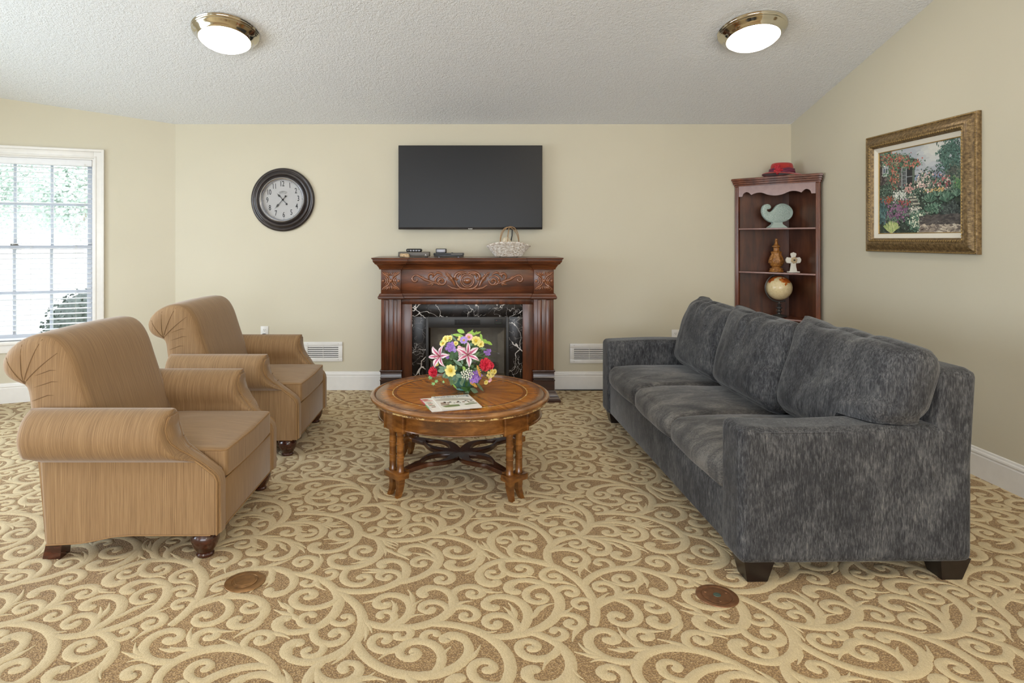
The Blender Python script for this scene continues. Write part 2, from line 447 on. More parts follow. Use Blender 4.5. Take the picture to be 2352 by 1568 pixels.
# ------------------------------------------------------------------ window in the bay wall
# local frame: x along the wall (s), y towards the room, z up
WM = Matrix(((ev.x, nv.x, 0, A2.x), (ev.y, nv.y, 0, A2.y), (0, 0, 1, 0), (0, 0, 0, 1)))
def wbuild(mb, name, mat, parent=None, **k):
    o = mb.build(name, mat, parent, **k)
    return o
win = MB()   # casing with stepped moulding
for (a, b, z0, z1) in ((OS0 - .082, OS0 + .0, OZ0 - .02, OZ1 + .082), (OS1, OS1 + .082, OZ0 - .02, OZ1 + .082)):
    win.box(a, b, 0, .016, z0, z1, M=WM, bev=.003)
    o0, o1 = (a, a + .022) if a < OS0 else (b - .022, b)
    win.box(o0, o1, .014, .027, z0, z1, M=WM, bev=.004)
    i0, i1 = (b - .02, b - .006) if a < OS0 else (a + .006, a + .02)
    win.box(i0, i1, .014, .021, z0, z1 - .075, M=WM, bev=.003)
win.box(OS0, OS1, 0, .0155, OZ1, OZ1 + .082, M=WM, bev=.003)
win.box(OS0 - .082, OS1 + .082, .014, .0275, OZ1 + .06, OZ1 + .0825, M=WM, bev=.004)
win.box(OS0 - .02, OS1 + .02, .014, .021, OZ1 + .006, OZ1 + .02, M=WM, bev=.003)
# jamb liners
win.box(OS0 - .001, OS0 + .012, -.12, .003, OZ0, OZ1, M=WM); win.box(OS1 - .012, OS1 + .001, -.12, .003, OZ0, OZ1, M=WM)
win.box(OS0, OS1, -.12, .003, OZ1 - .012, OZ1 + .001, M=WM)
win = struct(wbuild(win, 'window_1', M['trim']))
mb = MB(); mb.box(OS0 - .10, OS1 + .10, -.12, .045, OZ0 - .025, OZ0 + .003, M=WM, bev=.006); mb.box(OS0 - .08, OS1 + .08, 0, .018, OZ0 - .095, OZ0 - .025, M=WM, bev=.004)
wbuild(mb, 'window_sill', M['trim'], win)
for nm, z0, z1, dy in (('upper_sash', 1.30, OZ1 - .012, -.085), ('lower_sash', OZ0 + .003, 1.335, -.06)):
    mb = MB(); s0, s1 = OS0 + .012, OS1 - .012
    mb.box(s0, s0 + .048, dy - .02, dy + .02, z0, z1, M=WM, bev=.003); mb.box(s1 - .048, s1, dy - .02, dy + .02, z0, z1, M=WM, bev=.003)
    mb.box(s0, s1, dy - .02, dy + .0205, z0, z0 + (.035 if nm == 'upper_sash' else .05), M=WM, bev=.003); mb.box(s0, s1, dy - .02, dy + .0205, z1 - .035, z1, M=WM, bev=.003)
    g0, g1 = s0 + .048, s1 - .048
    for k in (1, 2): x = g0 + (g1 - g0) * k / 3; mb.box(x - .011, x + .011, dy - .012, dy + .014, z0 + .02, z1 - .02, M=WM, bev=.003)
    zc = (z0 + z1) / 2; mb.box(g0 - .01, g1 + .01, dy - .0115, dy + .0145, zc - .011, zc + .011, M=WM, bev=.003)
    sash = wbuild(mb, nm, M['vinyl'], win)
    mb = MB(); mb.box(g0 - .005, g1 + .005, dy - .002, dy + .002, z0 + .03, z1 - .03, M=WM); wbuild(mb, 'pane', M['glass'], sash)
mb = MB(); xc = OS0 + .6; mb.box(xc - .03, xc + .03, -.06, -.035, 1.335, 1.343, M=WM, bev=.003); mb.tube([(xc - .025, -.045, 1.346), (xc, -.04, 1.352), (xc + .028, -.038, 1.348)], .006, M=WM)
wbuild(mb, 'sash_lock', M['screw'], win)
# blind
bl = thing('window_blind', 'open white horizontal slat blind hanging in the left window', 'blind', (0, 0, 0))
mb = MB(); mb.box(OS0 + .014, OS1 - .014, -.04, .012, OZ1 - .07, OZ1 - .014, M=WM, bev=.006); wbuild(mb, 'headrail', M['slat'], bl)
mb = MB(); z = OZ1 - .09
k = 0
while z > OZ0 + .05:
    c = -.014; pts = [(-.022, -.0035), (-.011, .0008), (0, .0015), (.011, .0002), (.022, -.0045)]
    prof = [(c + u, z + w) for u, w in pts] + [(c + u, z + w + .0028) for u, w in pts[::-1]]
    mb.loft([[(s, u, w) for u, w in prof] for s in (OS0 + .02, OS1 - .02)], M=WM); z -= .0437
wbuild(mb, 'slats', M['slat'], bl, smooth=40)
mb = MB(); mb.box(OS0 + .02, OS1 - .02, -.036, .008, OZ0 + .008, OZ0 + .026, M=WM, bev=.004); wbuild(mb, 'bottom_rail', M['slat'], bl)
mb = MB()
for s in (OS0 + .14, OS0 + .47, OS0 + .80):
    for u in (-.037, .009): mb.tube([(s, u, OZ0 + .02), (s, u, OZ1 - .06)], .0009, 5, M=WM)
wbuild(mb, 'ladder_cord', M['cord'], bl)
mb = MB()
for ds in (0, .007): mb.tube([(OS0 + .062 + ds, .018, OZ1 - .05), (OS0 + .063 + ds, .02, 1.70), (OS0 + .064 + ds * 1.5, .02, 1.60 - ds)], .0012, 5, M=WM)
for ds, dz in ((0, 0), (.012, -.03)):
    mb.lathe([(.001, .03), (.004, .026), (.006, .008), (.009, 0), (.007, -.004), (.001, -.005)][::-1], n=10, M=WM @ Matrix.Translation((OS0 + .060 + ds, .02, 1.585 + dz)))
wbuild(mb, 'pull_cord', M['cord'], bl)

# ------------------------------------------------------------------ outdoors seen through the blind
M['leaf_out'] = plain('hazed_foliage', rgb(206, 218, 206), 0.8, var=.12, vs=9)  # outdoor haze and glare painted in as pale, desaturated leaves
M['bush'] = plain('hedge_foliage', rgb(76, 84, 78), 0.8, var=.4, vs=30)
M['lawn'] = plain('outdoor_lawn', rgb(150, 165, 120), 0.9, var=.1, vs=2)
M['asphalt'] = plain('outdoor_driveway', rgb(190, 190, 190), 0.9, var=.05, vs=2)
M['bark'] = plain('hazed_bark', rgb(200, 196, 190), 0.9, var=.2, vs=12)  # trunks paled, with the haze put into the bark colour
mb = MB(); mb.box(-60, LX - .2, -30, 60, -.35, -.30); mb.box(LX - .3, 10, BY + .3, 60, -.35, -.30)
o = mb.build('lawn', M['lawn'], smooth=0); struct(o)
mb = MB(); mb.box(-60, -6.5, -20, 60, -.30, -.27); o = mb.build('driveway', M['asphalt'], smooth=0); struct(o)
def leafball(mb, c, r, n, rng, size, flat=1.0):
    for _ in range(n):
        d = Vector((rng.gauss(0, 1), rng.gauss(0, 1), rng.gauss(0, 1))).normalized() * r * (rng.random() ** .25)
        d.z *= flat; p = Vector(c) + d
        a = Vector((rng.uniform(-1, 1), rng.uniform(-1, 1), rng.uniform(-1, 1))).normalized() * size * rng.uniform(.6, 1.3); b = a.orthogonal() * .6
        mb.add([p - a, p - b, p + a, p + b], [(0, 1, 2, 3)])
rng = random.Random(5)
mb = MB(); c = (-4.45, 7.5, .3)
mb.ball((c[0], c[1], .30), .46, 20, sc3=(1, 1, 1)); leafball(mb, (c[0], c[1], .30), .52, 2600, rng, .022)
mb.tube([(c[0], c[1], -.3), (c[0], c[1], 0)], .05)
tag(mb.build('round_shrub', M['bush'], smooth=0, fix=False), 'dark round clipped shrub just outside the bay window', 'shrub')
for i, (x, y, h, r, lb) in enumerate(((-15.4, 25, 6.0, 2.4, 'pale green leafy tree seen through the right panes of the window'), (-23.5, 33, 7.0, 3.0, 'hazy grey-green tree seen through the left panes of the window'))):
    tr = thing('garden_tree', lb, 'tree', (x, y, -.3))
    mb = MB()
    for _ in range(9): leafball(mb, (rng.uniform(-1, 1) * r * .6, rng.uniform(-1, 1) * r * .6, h * rng.uniform(.45, 1.0)), r * rng.uniform(.4, .7), 1300, rng, .085)
    mb.build('crown', M['leaf_out'], tr, smooth=0, fix=False)
    mb = MB(); mb.tube([(0, 0, 0), (.1, 0, h * .4), (.3, .1, h * .8)], [.22, .16, .08]); mb.build('trunk', M['bark'], tr)
# ------------------------------------------------------------------ armchairs
def weave(name, scale, dark, mid, light, rough=0.75):
    """striated upholstery: fine streaks across the given axis"""
    t = NT(name)
    n1 = t.noise(t.coord(tuple(s * 1.7 for s in scale)), 1.0, 3, 0.6); n2 = t.noise(t.coord(tuple(s * 4.1 for s in scale)), 1.0, 2, 0.6)
    f = t.math('ADD', t.math('MULTIPLY', n1, .55), t.math('MULTIPLY', n2, .45))
    c = t.ramp(f, [(0.24, dark), (0.5, mid), (0.76, light)])
    t.bump(f, .15, .0010)
    return t.set(c, rough, Sheen_Weight=.3, Sheen_Roughness=.4)
D_, M_, L_ = rgb(100, 74, 48), rgb(145, 113, 76), rgb(180, 149, 108)
M['streak_u'] = weave('striated_fabric_across', (230, 5, 2.2), D_, M_, L_)
M['streak_v'] = weave('striated_fabric_along', (3, 230, 2.2), D_, M_, L_)
M['welt'] = plain('tan_welt_cord', rgb(150, 116, 76), .8, vs=60)
M['crease'] = plain('shaded_tan_crease', rgb(112, 84, 54), .9, vs=60)
M['foot'] = wood('dark_walnut_foot', rgb(38, 18, 12), rgb(66, 30, 18), rgb(92, 46, 28), (14, 14, 60), .25, .5)

def sm(a, b, x):
    t = max(0.0, min(1.0, (x - a) / (b - a))); return t * t * (3 - 2 * t)
def arm_front_u(z):
    """how far forward the front edge of the arm reaches at each height (0 = front of chair)"""
    K = [(.10, 0), (.345, 0), (.37, -.012), (.40, -.05), (.44, -.105), (.48, -.150), (.53, -.185), (.58, -.198), (.62, -.196), (.66, -.185), (.67, -.18)]
    for (z0, u0), (z1, u1) in zip(K, K[1:]):
        if z <= z1: return u0 + (u1 - u0) * (z - z0) / (z1 - z0)
    return K[-1][1]
VA, ZR, RR = .42, .547, .110
def arm_v(z, side):
    """half thickness positions of the arm section: outer and inner"""
    h = math.sqrt(max(0, RR * RR - (z - ZR) ** 2)) if abs(z - ZR) < RR else 0
    vo = VA + (h if z > ZR - RR else 0)
    vi = VA - (max(h, .095) if z < ZR else h)
    if z < .42: vi = VA - .095 - .0 * (z)
    return vo, vi
def make_arm(chair, sgn):
    zs = [.072, .10, .14, .18, .22, .27, .32, .345, .37, .40, .425, .4485, .4492, .452, .458, .468, .482, .50, .53, .557, .58, .605, .622, .636, .646, .653, .6566]
    rings = []
    for z in zs:
        vo, vi = arm_v(z, sgn); uf = arm_front_u(z)
        ub = -.742 - .03 * (z < .45) * (z / .45) - (.062 * sm(.449, .46, z))
        b = .016 + .014 * sm(.45, .50, z)
        if vo - vi < 2.4 * b: b = (vo - vi) / 2.4 + 1e-4
        N = 26; pts = []
        def hem(u, z):
            if z > .2: return z
            h = .040 * sm(-.62, -.36, u) + .006 * math.sin((u + .7) * 9) * (u < -.4); return z + h * (1 - (z - .072) / .128)
        for i in range(N + 1):
            u = ub + b + (uf - b - ub - b) * i / N; pts.append((u, vo))
        pts += [(uf - b * .3, vo - b * .3), (uf, vo - b), (uf, vi + b), (uf - b * .3, vi + b * .3)]
        for i in range(N + 1):
            u = uf - b + (ub + b - uf + b) * i / N; pts.append((u, vi))
        pts += [(ub + b * .3, vi + b * .3), (ub, vi + b), (ub, vo - b), (ub + b * .3, vo - b * .3)]
        rings.append([(u, v * sgn, hem(u, z)) for u, v in pts])
    mb = MB(); mb.loft(rings); arm = by_normal(mb.build('arm', M['streak_u'], chair, smooth=50), M['streak_v'], 0)
    # scroll-shaped front panel following the sweep
    mb = MB(); R = []
    zz = [.115, .16, .22, .28, .33, .36, .385, .41, .435, .46, .49, .52, .55, .58, .605, .62, .63]
    def halfw(z): return (.030 if z < .46 else .030 + .034 * sm(.46, .56, z) * (1 if z < .56 else math.sqrt(max(.02, 1 - ((z - .56) / .073) ** 2))))
    for z in zz:
        w = halfw(z); uf = arm_front_u(z); vc = VA - .045 if z < .42 else VA - .045 + .045 * sm(.42, .52, z)
        R.append([(uf - .004, (vc + w) * sgn, z), (uf + .008, (vc + w * .85) * sgn, z), (uf + .010, vc * sgn, z), (uf + .008, (vc - w * .85) * sgn, z), (uf - .004, (vc - w) * sgn, z)])
    mb.loft(R, closed=True); fp = mb.build('arm_front_panel', M['streak_v'], arm, smooth=50)
    mb = MB()
    out = [r[0] for r in R] + [r[4] for r in R[::-1]]
    mb.tube([(u + .006, v, z) for u, v, z in out], .0032, 6); mb.build('welt', M['welt'], arm)
    # gathered pleats behind the scroll, and welt along hem and front edge
    for a in (25, 70, 118, 160, 200, 240):
        a = math.radians(a); mb = MB(); mb.tube([(arm_front_u(ZR + RR * .9 * math.sin(a)) + .002 - .05 * q, (VA + RR * (.62 + .36 * min(1, q * 1.6)) * math.cos(a)) * sgn, ZR + RR * (.62 + .36 * min(1, q * 1.6)) * math.sin(a)) for q in (0, .3, .6, 1.0)], [.0025, .003, .0025, .001], 6)
        mb.build('gather_fold', M['streak_u'], arm)
    mb = MB()
    mb.tube([(-.03, (VA + .002) * sgn, .112)] + [(u, (VA + .003) * sgn, .072 + .040 * sm(-.62, -.36, u) + .006 * math.sin((u + .7) * 9) * (u < -.4)) for u in [-.03 - .74 * i / 24 for i in range(1, 24)]], .0030, 6)
    mb.build('hem_welt', M['welt'], arm); mb = MB()
    mb.tube([(arm_front_u(z) - .004, (VA + .001) * sgn, z) for z in (.112, .2, .3, .345, .37, .40, .44, .448)], .004, 6)
    mb.build('edge_welt', M['welt'], arm)
    return arm

BACKP = [(-.53, .36), (-.545, .46), (-.575, .56), (-.605, .66), (-.638, .76), (-.663, .84), (-.685, .89), (-.712, .93), (-.748, .958), (-.79, .968), (-.84, .966), (-.89, .951), (-.94, .922), (-.975, .885), (-.993, .845), (-.990, .805), (-.97, .772), (-.94, .752), (-.91, .742), (-.885, .732), (-.874, .70), (-.868, .64), (-.85, .54), (-.82, .40), (-.80, .30), (-.60, .30)]
def poly_offset(P, d):
    out = []; n = len(P); A = sum(P[i - 1][0] * P[i][1] - P[i][0] * P[i - 1][1] for i in range(n)); sg = 1 if A > 0 else -1
    for i in range(n):
        t = Vector((P[(i + 1) % n][0] - P[i - 1][0], P[(i + 1) % n][1] - P[i - 1][1])).normalized()
        out.append((P[i][0] - t.y * sg * d, P[i][1] + t.x * sg * d))
    return out
def smooth_closed(P, it=1):
    for _ in range(it):
        Q = []
        for i in range(len(P)):
            a, b = P[i], P[(i + 1) % len(P)]
            Q += [(a[0] * .75 + b[0] * .25, a[1] * .75 + b[1] * .25), (a[0] * .25 + b[0] * .75, a[1] * .25 + b[1] * .75)]
        P = Q
    return P
def make_chair(label):
    ch = thing('armchair', label, 'armchair', (0, 0, 0), 0, 'tan armchairs facing the sofa')
    for s in (-1, 1): make_arm(ch, s)
    # back with rolled top
    P = smooth_closed(BACKP); W = .345
    mb = MB()
    prof = [(-W - .018, .060), (-W - .014, .036), (-W - .002, .014), (-W + .016, .003), (-W + .04, 0), (-.18, -.004), (0, -.006)]
    prof = prof + [(-v, d) for v, d in prof[:-1][::-1]]
    rings = []
    for v, d in prof:
        rings.append([(x, v, z) for x, z in poly_offset(P, d)])
    mb.loft(rings); back = by_normal(mb.build('backrest', M['streak_v'], ch, smooth=50), M['streak_u'], 1, .55)
    for s in (-1, 1):       # fan of pleats gathered at the hub of the rolled top
        mb = MB()
        hub = (-.880, .748)
        def side_e(x_, z_):
            d = min(math.dist((x_, z_), (a_[0] + (b_[0] - a_[0]) * t_, a_[1] + (b_[1] - a_[1]) * t_)) for a_, b_ in zip(P, P[1:] + P[:1]) for t_ in (0, .5))
            K_ = [(0, -.040), (.003, -.016), (.014, .002), (.036, .014), (.060, .018), (9, .018)]
            for (d0, e0), (d1, e1) in zip(K_, K_[1:]):
                if d <= d1: return e0 + (e1 - e0) * (d - d0) / (d1 - d0)
        for (x, z) in ((-.968, .878), (-.888, .940), (-.800, .945), (-.730, .885)):
            pts = []
            for q in [i / 8 for i in range(9)]:
                xx = hub[0] + (x - hub[0]) * q; zz = hub[1] + (z - hub[1]) * q
                bow = .006 * math.sin(PI * q); xx += bow * (z - hub[1]) / .2 * -1; zz += bow * (x - hub[0]) / .2
                pts.append((xx, (W + side_e(xx, zz)) * s, zz))
            mb.tube(pts, [.0026 * (1 - .5 * i / 8) for i in range(9)], 6)
        for (x, z, L) in ((-.72, .70, .10), (-.70, .76, .11), (-.71, .81, .10)):
            mb.tube([(x - .02 - L * q, (W + .0175) * s, z - .02 * q + .006 * math.sin(q * 5)) for q in (0, .3, .6, 1)], [.0005, .0022, .002, .0005], 6)
        mb.build('pleats', M['crease'], back)
    # seat cushion with welts
    def seat(q, p):
        k = max(0, 1 - p.x ** 2) * max(0, 1 - p.y ** 2)
        q.z += (.024 * k if p.z > 0 else 0) + .002 * noise.noise(q * 9)
        q.x += .012 * (1 - p.y ** 2) * (p.x > .9)
        return q
    hx, hy, hz = .262, .318, .063
    vs, fs = soft_box(hx, hy, hz, .016, seat, 26); mb = MB(); c = Vector((-.262, 0, .386))
    mb.add([v + c for v in vs], fs); cu = by_normal(mb.build('seat_cushion', M['streak_v'], ch, smooth=60), M['streak_u'], 1, .7)
    mb = MB()
    for zz in (.443, .331):
        pts = []
        for sx, sy, a0 in ((1, 1, 0), (-1, 1, 90), (-1, -1, 180), (1, -1, 270)):
            for a in (0, 30, 60, 90):
                a = math.radians(a + a0); pts.append((c.x + sx * (hx - .022) + .021 * math.cos(a), sy * (hy - .022) + .021 * math.sin(a), zz))
            if a0 == 270: pts.append((c.x + hx + .011, 0, zz))
        mb.tube(pts, .0034, 6, closed=True)
    mb.build('cushion_welt', M['welt'], cu)
    # front rail and lower deck
    mb = MB(); mb.box(-.04, -.004, -.335, .335, .108, .322, bev=.012); mb.box(-.78, -.03, -.33, .33, .13, .315); mb.build('front_rail', M['streak_v'], ch)
    mb = MB(); mb.tube([(-.004, v, .112) for v in (-.41, 0, .41)], .003, 6); mb.tube([(-.003, v, .318) for v in (-.325, 0, .325)], .0035, 6); mb.build('rail_welt', M['welt'], ch)
    mb = MB(); mb.loft([[(x, v, z) for x, z in ((-.755, .075), (-.775, .30), (-.80, .56), (-.76, .56), (-.72, .075))] for v in (-.40, .40)]); mb.build('back_panel', M['streak_v'], ch)
    for s in (-1, 1):       # turned bun feet in front, raked block feet behind
        mb = MB(); mb.lathe([(.030, 0), (.037, .004), (.038, .012), (.033, .018), (.036, .024), (.050, .045), (.059, .070), (.060, .085), (.055, .098), (.045, .112), (.040, .125)], (-.075, .365 * s, 0), 28)
        mb.build('foot', M['foot'], ch)
        mb = MB(); mb.loft([[(-.765, y, 0), (-.688, y2, 0), (-.678, y2, .10), (-.742, y, .10)] for y, y2 in (((.335) * s, .335 * s), (.405 * s, .405 * s))]); mb.build('foot', M['foot'], ch, smooth=20)
    return ch
c1 = make_chair('tan striped rolled-arm armchair nearest the camera, in front of its twin')
c1.location = (-1.07, 3.14, 0)
c2 = link_copy(c1); c2.location = (-1.073, 4.43, 0)
c2['label'] = 'tan striped rolled-arm armchair farther back, near the wall vent'

# ------------------------------------------------------------------ sofa
t = NT('charcoal_chenille')
n1 = t.noise(t.coord((190, 190, 34)), 1.0, 4, .7, .5); n2 = t.noise(t.coord((1, 1, .7)), 6, 4, .65, .6); n3 = t.noise(t.coord((60, 60, 14)), 1.0, 3, .6)
f = t.math('ADD', t.math('ADD', t.math('MULTIPLY', n1, .50), t.math('MULTIPLY', n2, .30)), t.math('MULTIPLY', n3, .20))
c = t.ramp(f, [(0.38, rgb(22, 22, 25)), (0.48, rgb(50, 50, 53)), (0.57, rgb(84, 84, 85)), (0.68, rgb(124, 122, 118))])
t.bump(f, .6, .003)
M['chenille'] = t.set(c, .85, Sheen_Weight=.25, Sheen_Roughness=.3)
t = NT('charcoal_chenille_flat')
n1 = t.noise(t.coord((60, 190, 190)), 1.0, 4, .7, .5); n2 = t.noise(t.coord((1, 2.2, 1)), 4, 4, .65, .8)
f = t.math('ADD', t.math('MULTIPLY', n1, .42), t.math('MULTIPLY', n2, .58))
c = t.ramp(f, [(0.38, rgb(42, 40, 41)), (0.5, rgb(76, 74, 73)), (0.62, rgb(118, 114, 109))])
t.bump(f, .5, .003)
M['chenille_top'] = t.set(c, .85, Sheen_Weight=.25, Sheen_Roughness=.3)
M['espresso'] = plain('espresso_wood_leg', rgb(30, 22, 20), .3, var=.2)
SL = 2.36
sofa = thing('sofa', 'long charcoal grey chenille three-seat sofa with loose back cushions', 'sofa', (1.095, 2.52, 0), math.radians(1.05))
# local: x = 0 front .. 0.95 back, y = 0 near end .. SL far end
for y0 in (0, SL - .19):
    def af(q, p): 
        q.z += .006 * math.sin(q.x * 7 + y0) * (p.z > 0); q += Vector((0, .004, 0)) * noise.noise(q * 4 + Vector((y0, 0, 0)))
        return q
    vs, fs = soft_box(.475, .095, .275, .035, af, 22); mb = MB(); mb.add([v + Vector((.475, y0 + .095, .357)) for v in vs], fs)
    arm = mb.build('arm', M['chenille'], sofa, smooth=60)
    mb = MB(); yy = y0 + (.012 if y0 == 0 else .178)
    for yy in (y0 + .006, y0 + .184):
        mb.tube([(.03 + .9 * i / 16, yy, .611) for i in range(17)], .003, 6)
    mb.build('arm_seam', M['chenille'], arm)
vs, fs = soft_box(.085, SL / 2 - .004, .385, .04, lambda q, p: q, 24)
mb = MB(); mb.add([Vector((v.x + .868 + .06 * (v.z + .05), v.y + SL / 2, v.z + .478)) for v in vs], fs); mb.build('back_frame', M['chenille'], sofa, smooth=60)
mb = MB(); mb.box(.018, .85, .17, SL - .17, .085, .315, bev=.02); mb.build('base', M['chenille'], sofa)
for k in range(3):
    L = (SL - .38) / 3; yc = .19 + L * (k + .5)
    def cf(q, p, k=k):
        kx = max(0, 1 - p.x ** 2); ky = max(0, 1 - abs(p.y) ** 3)
        q.z += (.020 * kx * ky if p.z > 0 else -.004 * ky * kx) - .026 * max(0, p.x * -1 - .55) * (p.z > 0)
        q.x -= .030 * ky * max(0, 1 - p.z ** 2) * (p.x < -.8)
        q.z += .005 * noise.noise(q * 6 + Vector((k * 5, 0, 0)))
        return q
    vs, fs = soft_box(.34, L / 2 - .002, .078, .045, cf, 26); mb = MB(); mb.add([v + Vector((.348, yc, .378)) for v in vs], fs)
    mb.build('seat_cushion', M['chenille_top'], sofa, smooth=70)
for k, (ya, yb, lift, dx) in enumerate(((-.025, .79, .0, .0), (.76, 1.47, .0, -.035), (1.45, 2.16, .0, -.03))):
    hw = (yb - ya) / 2; yc = (ya + yb) / 2
    def bf(q, p, k=k, hw=hw):
        ky = max(0, 1 - p.y ** 4); kz = max(0, 1 - p.z ** 4)
        q.x += (-.055 if p.x < 0 else .03) * ky * kz * (1 if p.x * p.x > .5 else p.x * p.x)
        # pointed corners and puckered top
        q.z += .050 * (abs(p.y) ** 5) * max(0, p.z) ** 3 * (1 if p.y > 0 else .15) + .012 * (1 - p.y ** 2) * (p.z > .6)
        q.y *= 1 + .03 * p.z * (p.z > 0)
        w = max(0, p.z) ** 3
        q.x += ((.022 if k else .010) * math.sin(q.y * 34 + k * 2 + 2.2 * math.sin(q.y * 11)) * w * (p.x < .3))
        q.x += .016 * noise.noise(Vector((q.y * 5, q.z * 5, k * 7))) + .007 * noise.noise(Vector((q.y * 14, q.z * 9, k * 7)))
        q.z += .010 * noise.noise(Vector((q.y * 7, q.x * 4, k * 3))) * (p.z > .3)
        # folds running in from the near lower side
        q.x += .010 * math.sin((q.z * 1.0 + q.y * .25) * 60) * max(0, -p.y - .1) * (p.x < 0) * math.exp(-((p.z + .1) / .35) ** 2)
        if False:
            Y_ = q.y + hw; t_ = .28 * sm(.79, .36, -Y_ + 1.15) if Y_ > .36 else .28 + .72 * sm(0, 1, (.36 - Y_) / .18); q.z = q.z + t_ * .165 * (max(0, (.27 - q.z)) / .5) ** 1.6
            q.x += t_ * .0
        return q
    vs, fs = soft_box(.088, hw, .245, .075, bf, 44); mb = MB()
    R = Matrix.Rotation(math.radians(17), 4, 'Y')
    zc = .70 if k else .712
    pts_ = [(R @ v) + Vector((.655 + dx + (0 if k else .026), yc, zc)) for v in vs]
    if k == 0:          # the near end of this cushion rests on top of the arm
        for p_ in pts_:
            if p_.y < .205:
                p_.z = max(p_.z, .6375); r_ = max(0, 1 - (p_.z - .6375) / .07) ** 2
                p_.x += .022 * r_ * (1 - sm(.08, .20, p_.y)) * (1 if p_.x < .72 else -1); p_.y += .030 * r_ * max(0, 1 - p_.y / .08) if p_.y < .08 else 0
    mb.add(pts_, fs)
    mb.build('back_cushion', M['chenille'], sofa, smooth=80)
for (x, y) in ((.085, .075), (.885, .075), (.085, SL - .075), (.885, SL - .075)):
    mb = MB(); mb.loft([[(x + a * r, y + b * r, z) for a, b in ((-1, -1), (1, -1), (1, 1), (-1, 1))] for z, r in ((0, .041), (.012, .044), (.095, .062))]); mb.build('leg', M['espresso'], sofa, smooth=25)

# ------------------------------------------------------------------ coffee table
TC = Vector((-.035, 3.735)); TR = .525
def radial_wood():
    t = NT('sunburst_veneer'); tc = t('ShaderNodeTexCoord'); sx = t('ShaderNodeSeparateXYZ'); t.l.new(tc.outputs['Object'], sx.inputs[0])
    x, y = sx.outputs[0], sx.outputs[1]
    ang = t.math('ARCTAN2', y, x); r = t.math('SQRT', t.math('ADD', t.math('MULTIPLY', x, x), t.math('MULTIPLY', y, y)))
    # grain streaks that run out along each wedge
    wedge = t.math('FLOOR', t.math('MULTIPLY', ang, 8 / PI)); wc = t.math('MULTIPLY', t.math('ADD', wedge, .5), PI / 8)
    ca, sa = t.math('COSINE', wc), t.math('SINE', wc)
    al = t.math('ADD', t.math('MULTIPLY', x, ca), t.math('MULTIPLY', y, sa)); ac = t.math('SUBTRACT', t.math('MULTIPLY', y, ca), t.math('MULTIPLY', x, sa))
    # tilt grain alternately
    cb = t('ShaderNodeCombineXYZ'); t.l.new(t.math('MULTIPLY', al, 5), cb.inputs[0])
    t.l.new(t.math('ADD', t.math('MULTIPLY', ac, 46), t.math('MULTIPLY', al, 7)), cb.inputs[1]); t.l.new(t.math('MULTIPLY', wedge, 3.7), cb.inputs[2])
    n = t.noise(cb.outputs[0], 1.0, 4, .6, .6)
    c = t.ramp(n, [(0.26, rgb(128, 72, 20)), (0.46, rgb(170, 104, 34)), (0.62, rgb(194, 126, 46)), (0.8, rgb(214, 148, 62))])
    par = t.math('MODULO', t.math('ADD', wedge, 32), 2)
    c = t.mix(c, (.86, .80, .74, 1), t.math('MULTIPLY', par, .55), 'MULTIPLY')
    def ring(a, b): return t.math('MULTIPLY', t.math('GREATER_THAN', r, a), t.math('LESS_THAN', r, b))
    c = t.mix(c, (.74, .70, .66, 1), t.math('LESS_THAN', r, .15), 'MULTIPLY')
    c = t.mix(c, (.50, .40, .30, 1), t.math('MULTIPLY', ring(.372, .392), .75), 'MULTIPLY')
    wear = t.noise(t.coord(), 38, 2)
    c = t.mix(c, rgb(216, 176, 96), t.math('MULTIPLY', ring(.392, .398), .85))
    c = t.mix(c, rgb(232, 215, 170), t.math('MULTIPLY', ring(.3915, .3985), t.math('GREATER_THAN', wear, .60)))
    edge = t('ShaderNodeMapRange'); t.l.new(r, edge.inputs[0]); edge.inputs[1].default_value = .435; edge.inputs[2].default_value = .492; edge.inputs[3].default_value = 0; edge.inputs[4].default_value = .8
    c = t.mix(c, rgb(52, 24, 12), edge.outputs[0])
    return t.set(c, .22, Coat_Weight=.22, Coat_Roughness=.06)
M['sunburst'] = radial_wood()
M['table_wood'] = wood('honey_brown_wood', rgb(64, 36, 14), rgb(116, 72, 30), rgb(158, 106, 50), (8, 8, 26), .22, .4)
M['table_dark'] = wood('dark_brown_wood', rgb(38, 20, 12), rgb(64, 34, 18), rgb(92, 52, 28), (8, 8, 8), .3, .3)
t = NT('worn_table_rim'); n = t.noise(t.coord((1, 1, 3)), 22, 5, .7); n2 = t.noise(t.coord((9, 9, 40)), 1, 4)
geo = t.coord(); sx = t('ShaderNodeSeparateXYZ'); t.l.new(geo, sx.inputs[0])
band = t.math('MULTIPLY', t.math('LESS_THAN', sx.outputs[2], .4640), t.math('GREATER_THAN', sx.outputs[2], .4525))
chip = t.math('MULTIPLY', t.math('GREATER_THAN', n, .53), band)
c = t.mix(t.ramp(n2, [(.3, rgb(104, 64, 30)), (.6, rgb(152, 104, 58)), (.8, rgb(182, 136, 86))]), rgb(222, 192, 128), chip)
M['rim'] = t.set(c, .22, Coat_Weight=.4, Coat_Roughness=.1)
tb = thing('coffee_table', 'round wooden coffee table with sunburst top and bamboo-turned legs', 'table', (TC.x, TC.y, 0))
mb = MB(); mb.lathe([(.001, .472), (.488, .472), (.492, .480), (.4945, .4855), (.4915, .4895), (.487, .4915), (.40, .4915), (.2, .4915), (.001, .4915)], n=96, cap=False); mb.build('tabletop', M['sunburst'], tb, smooth=40)
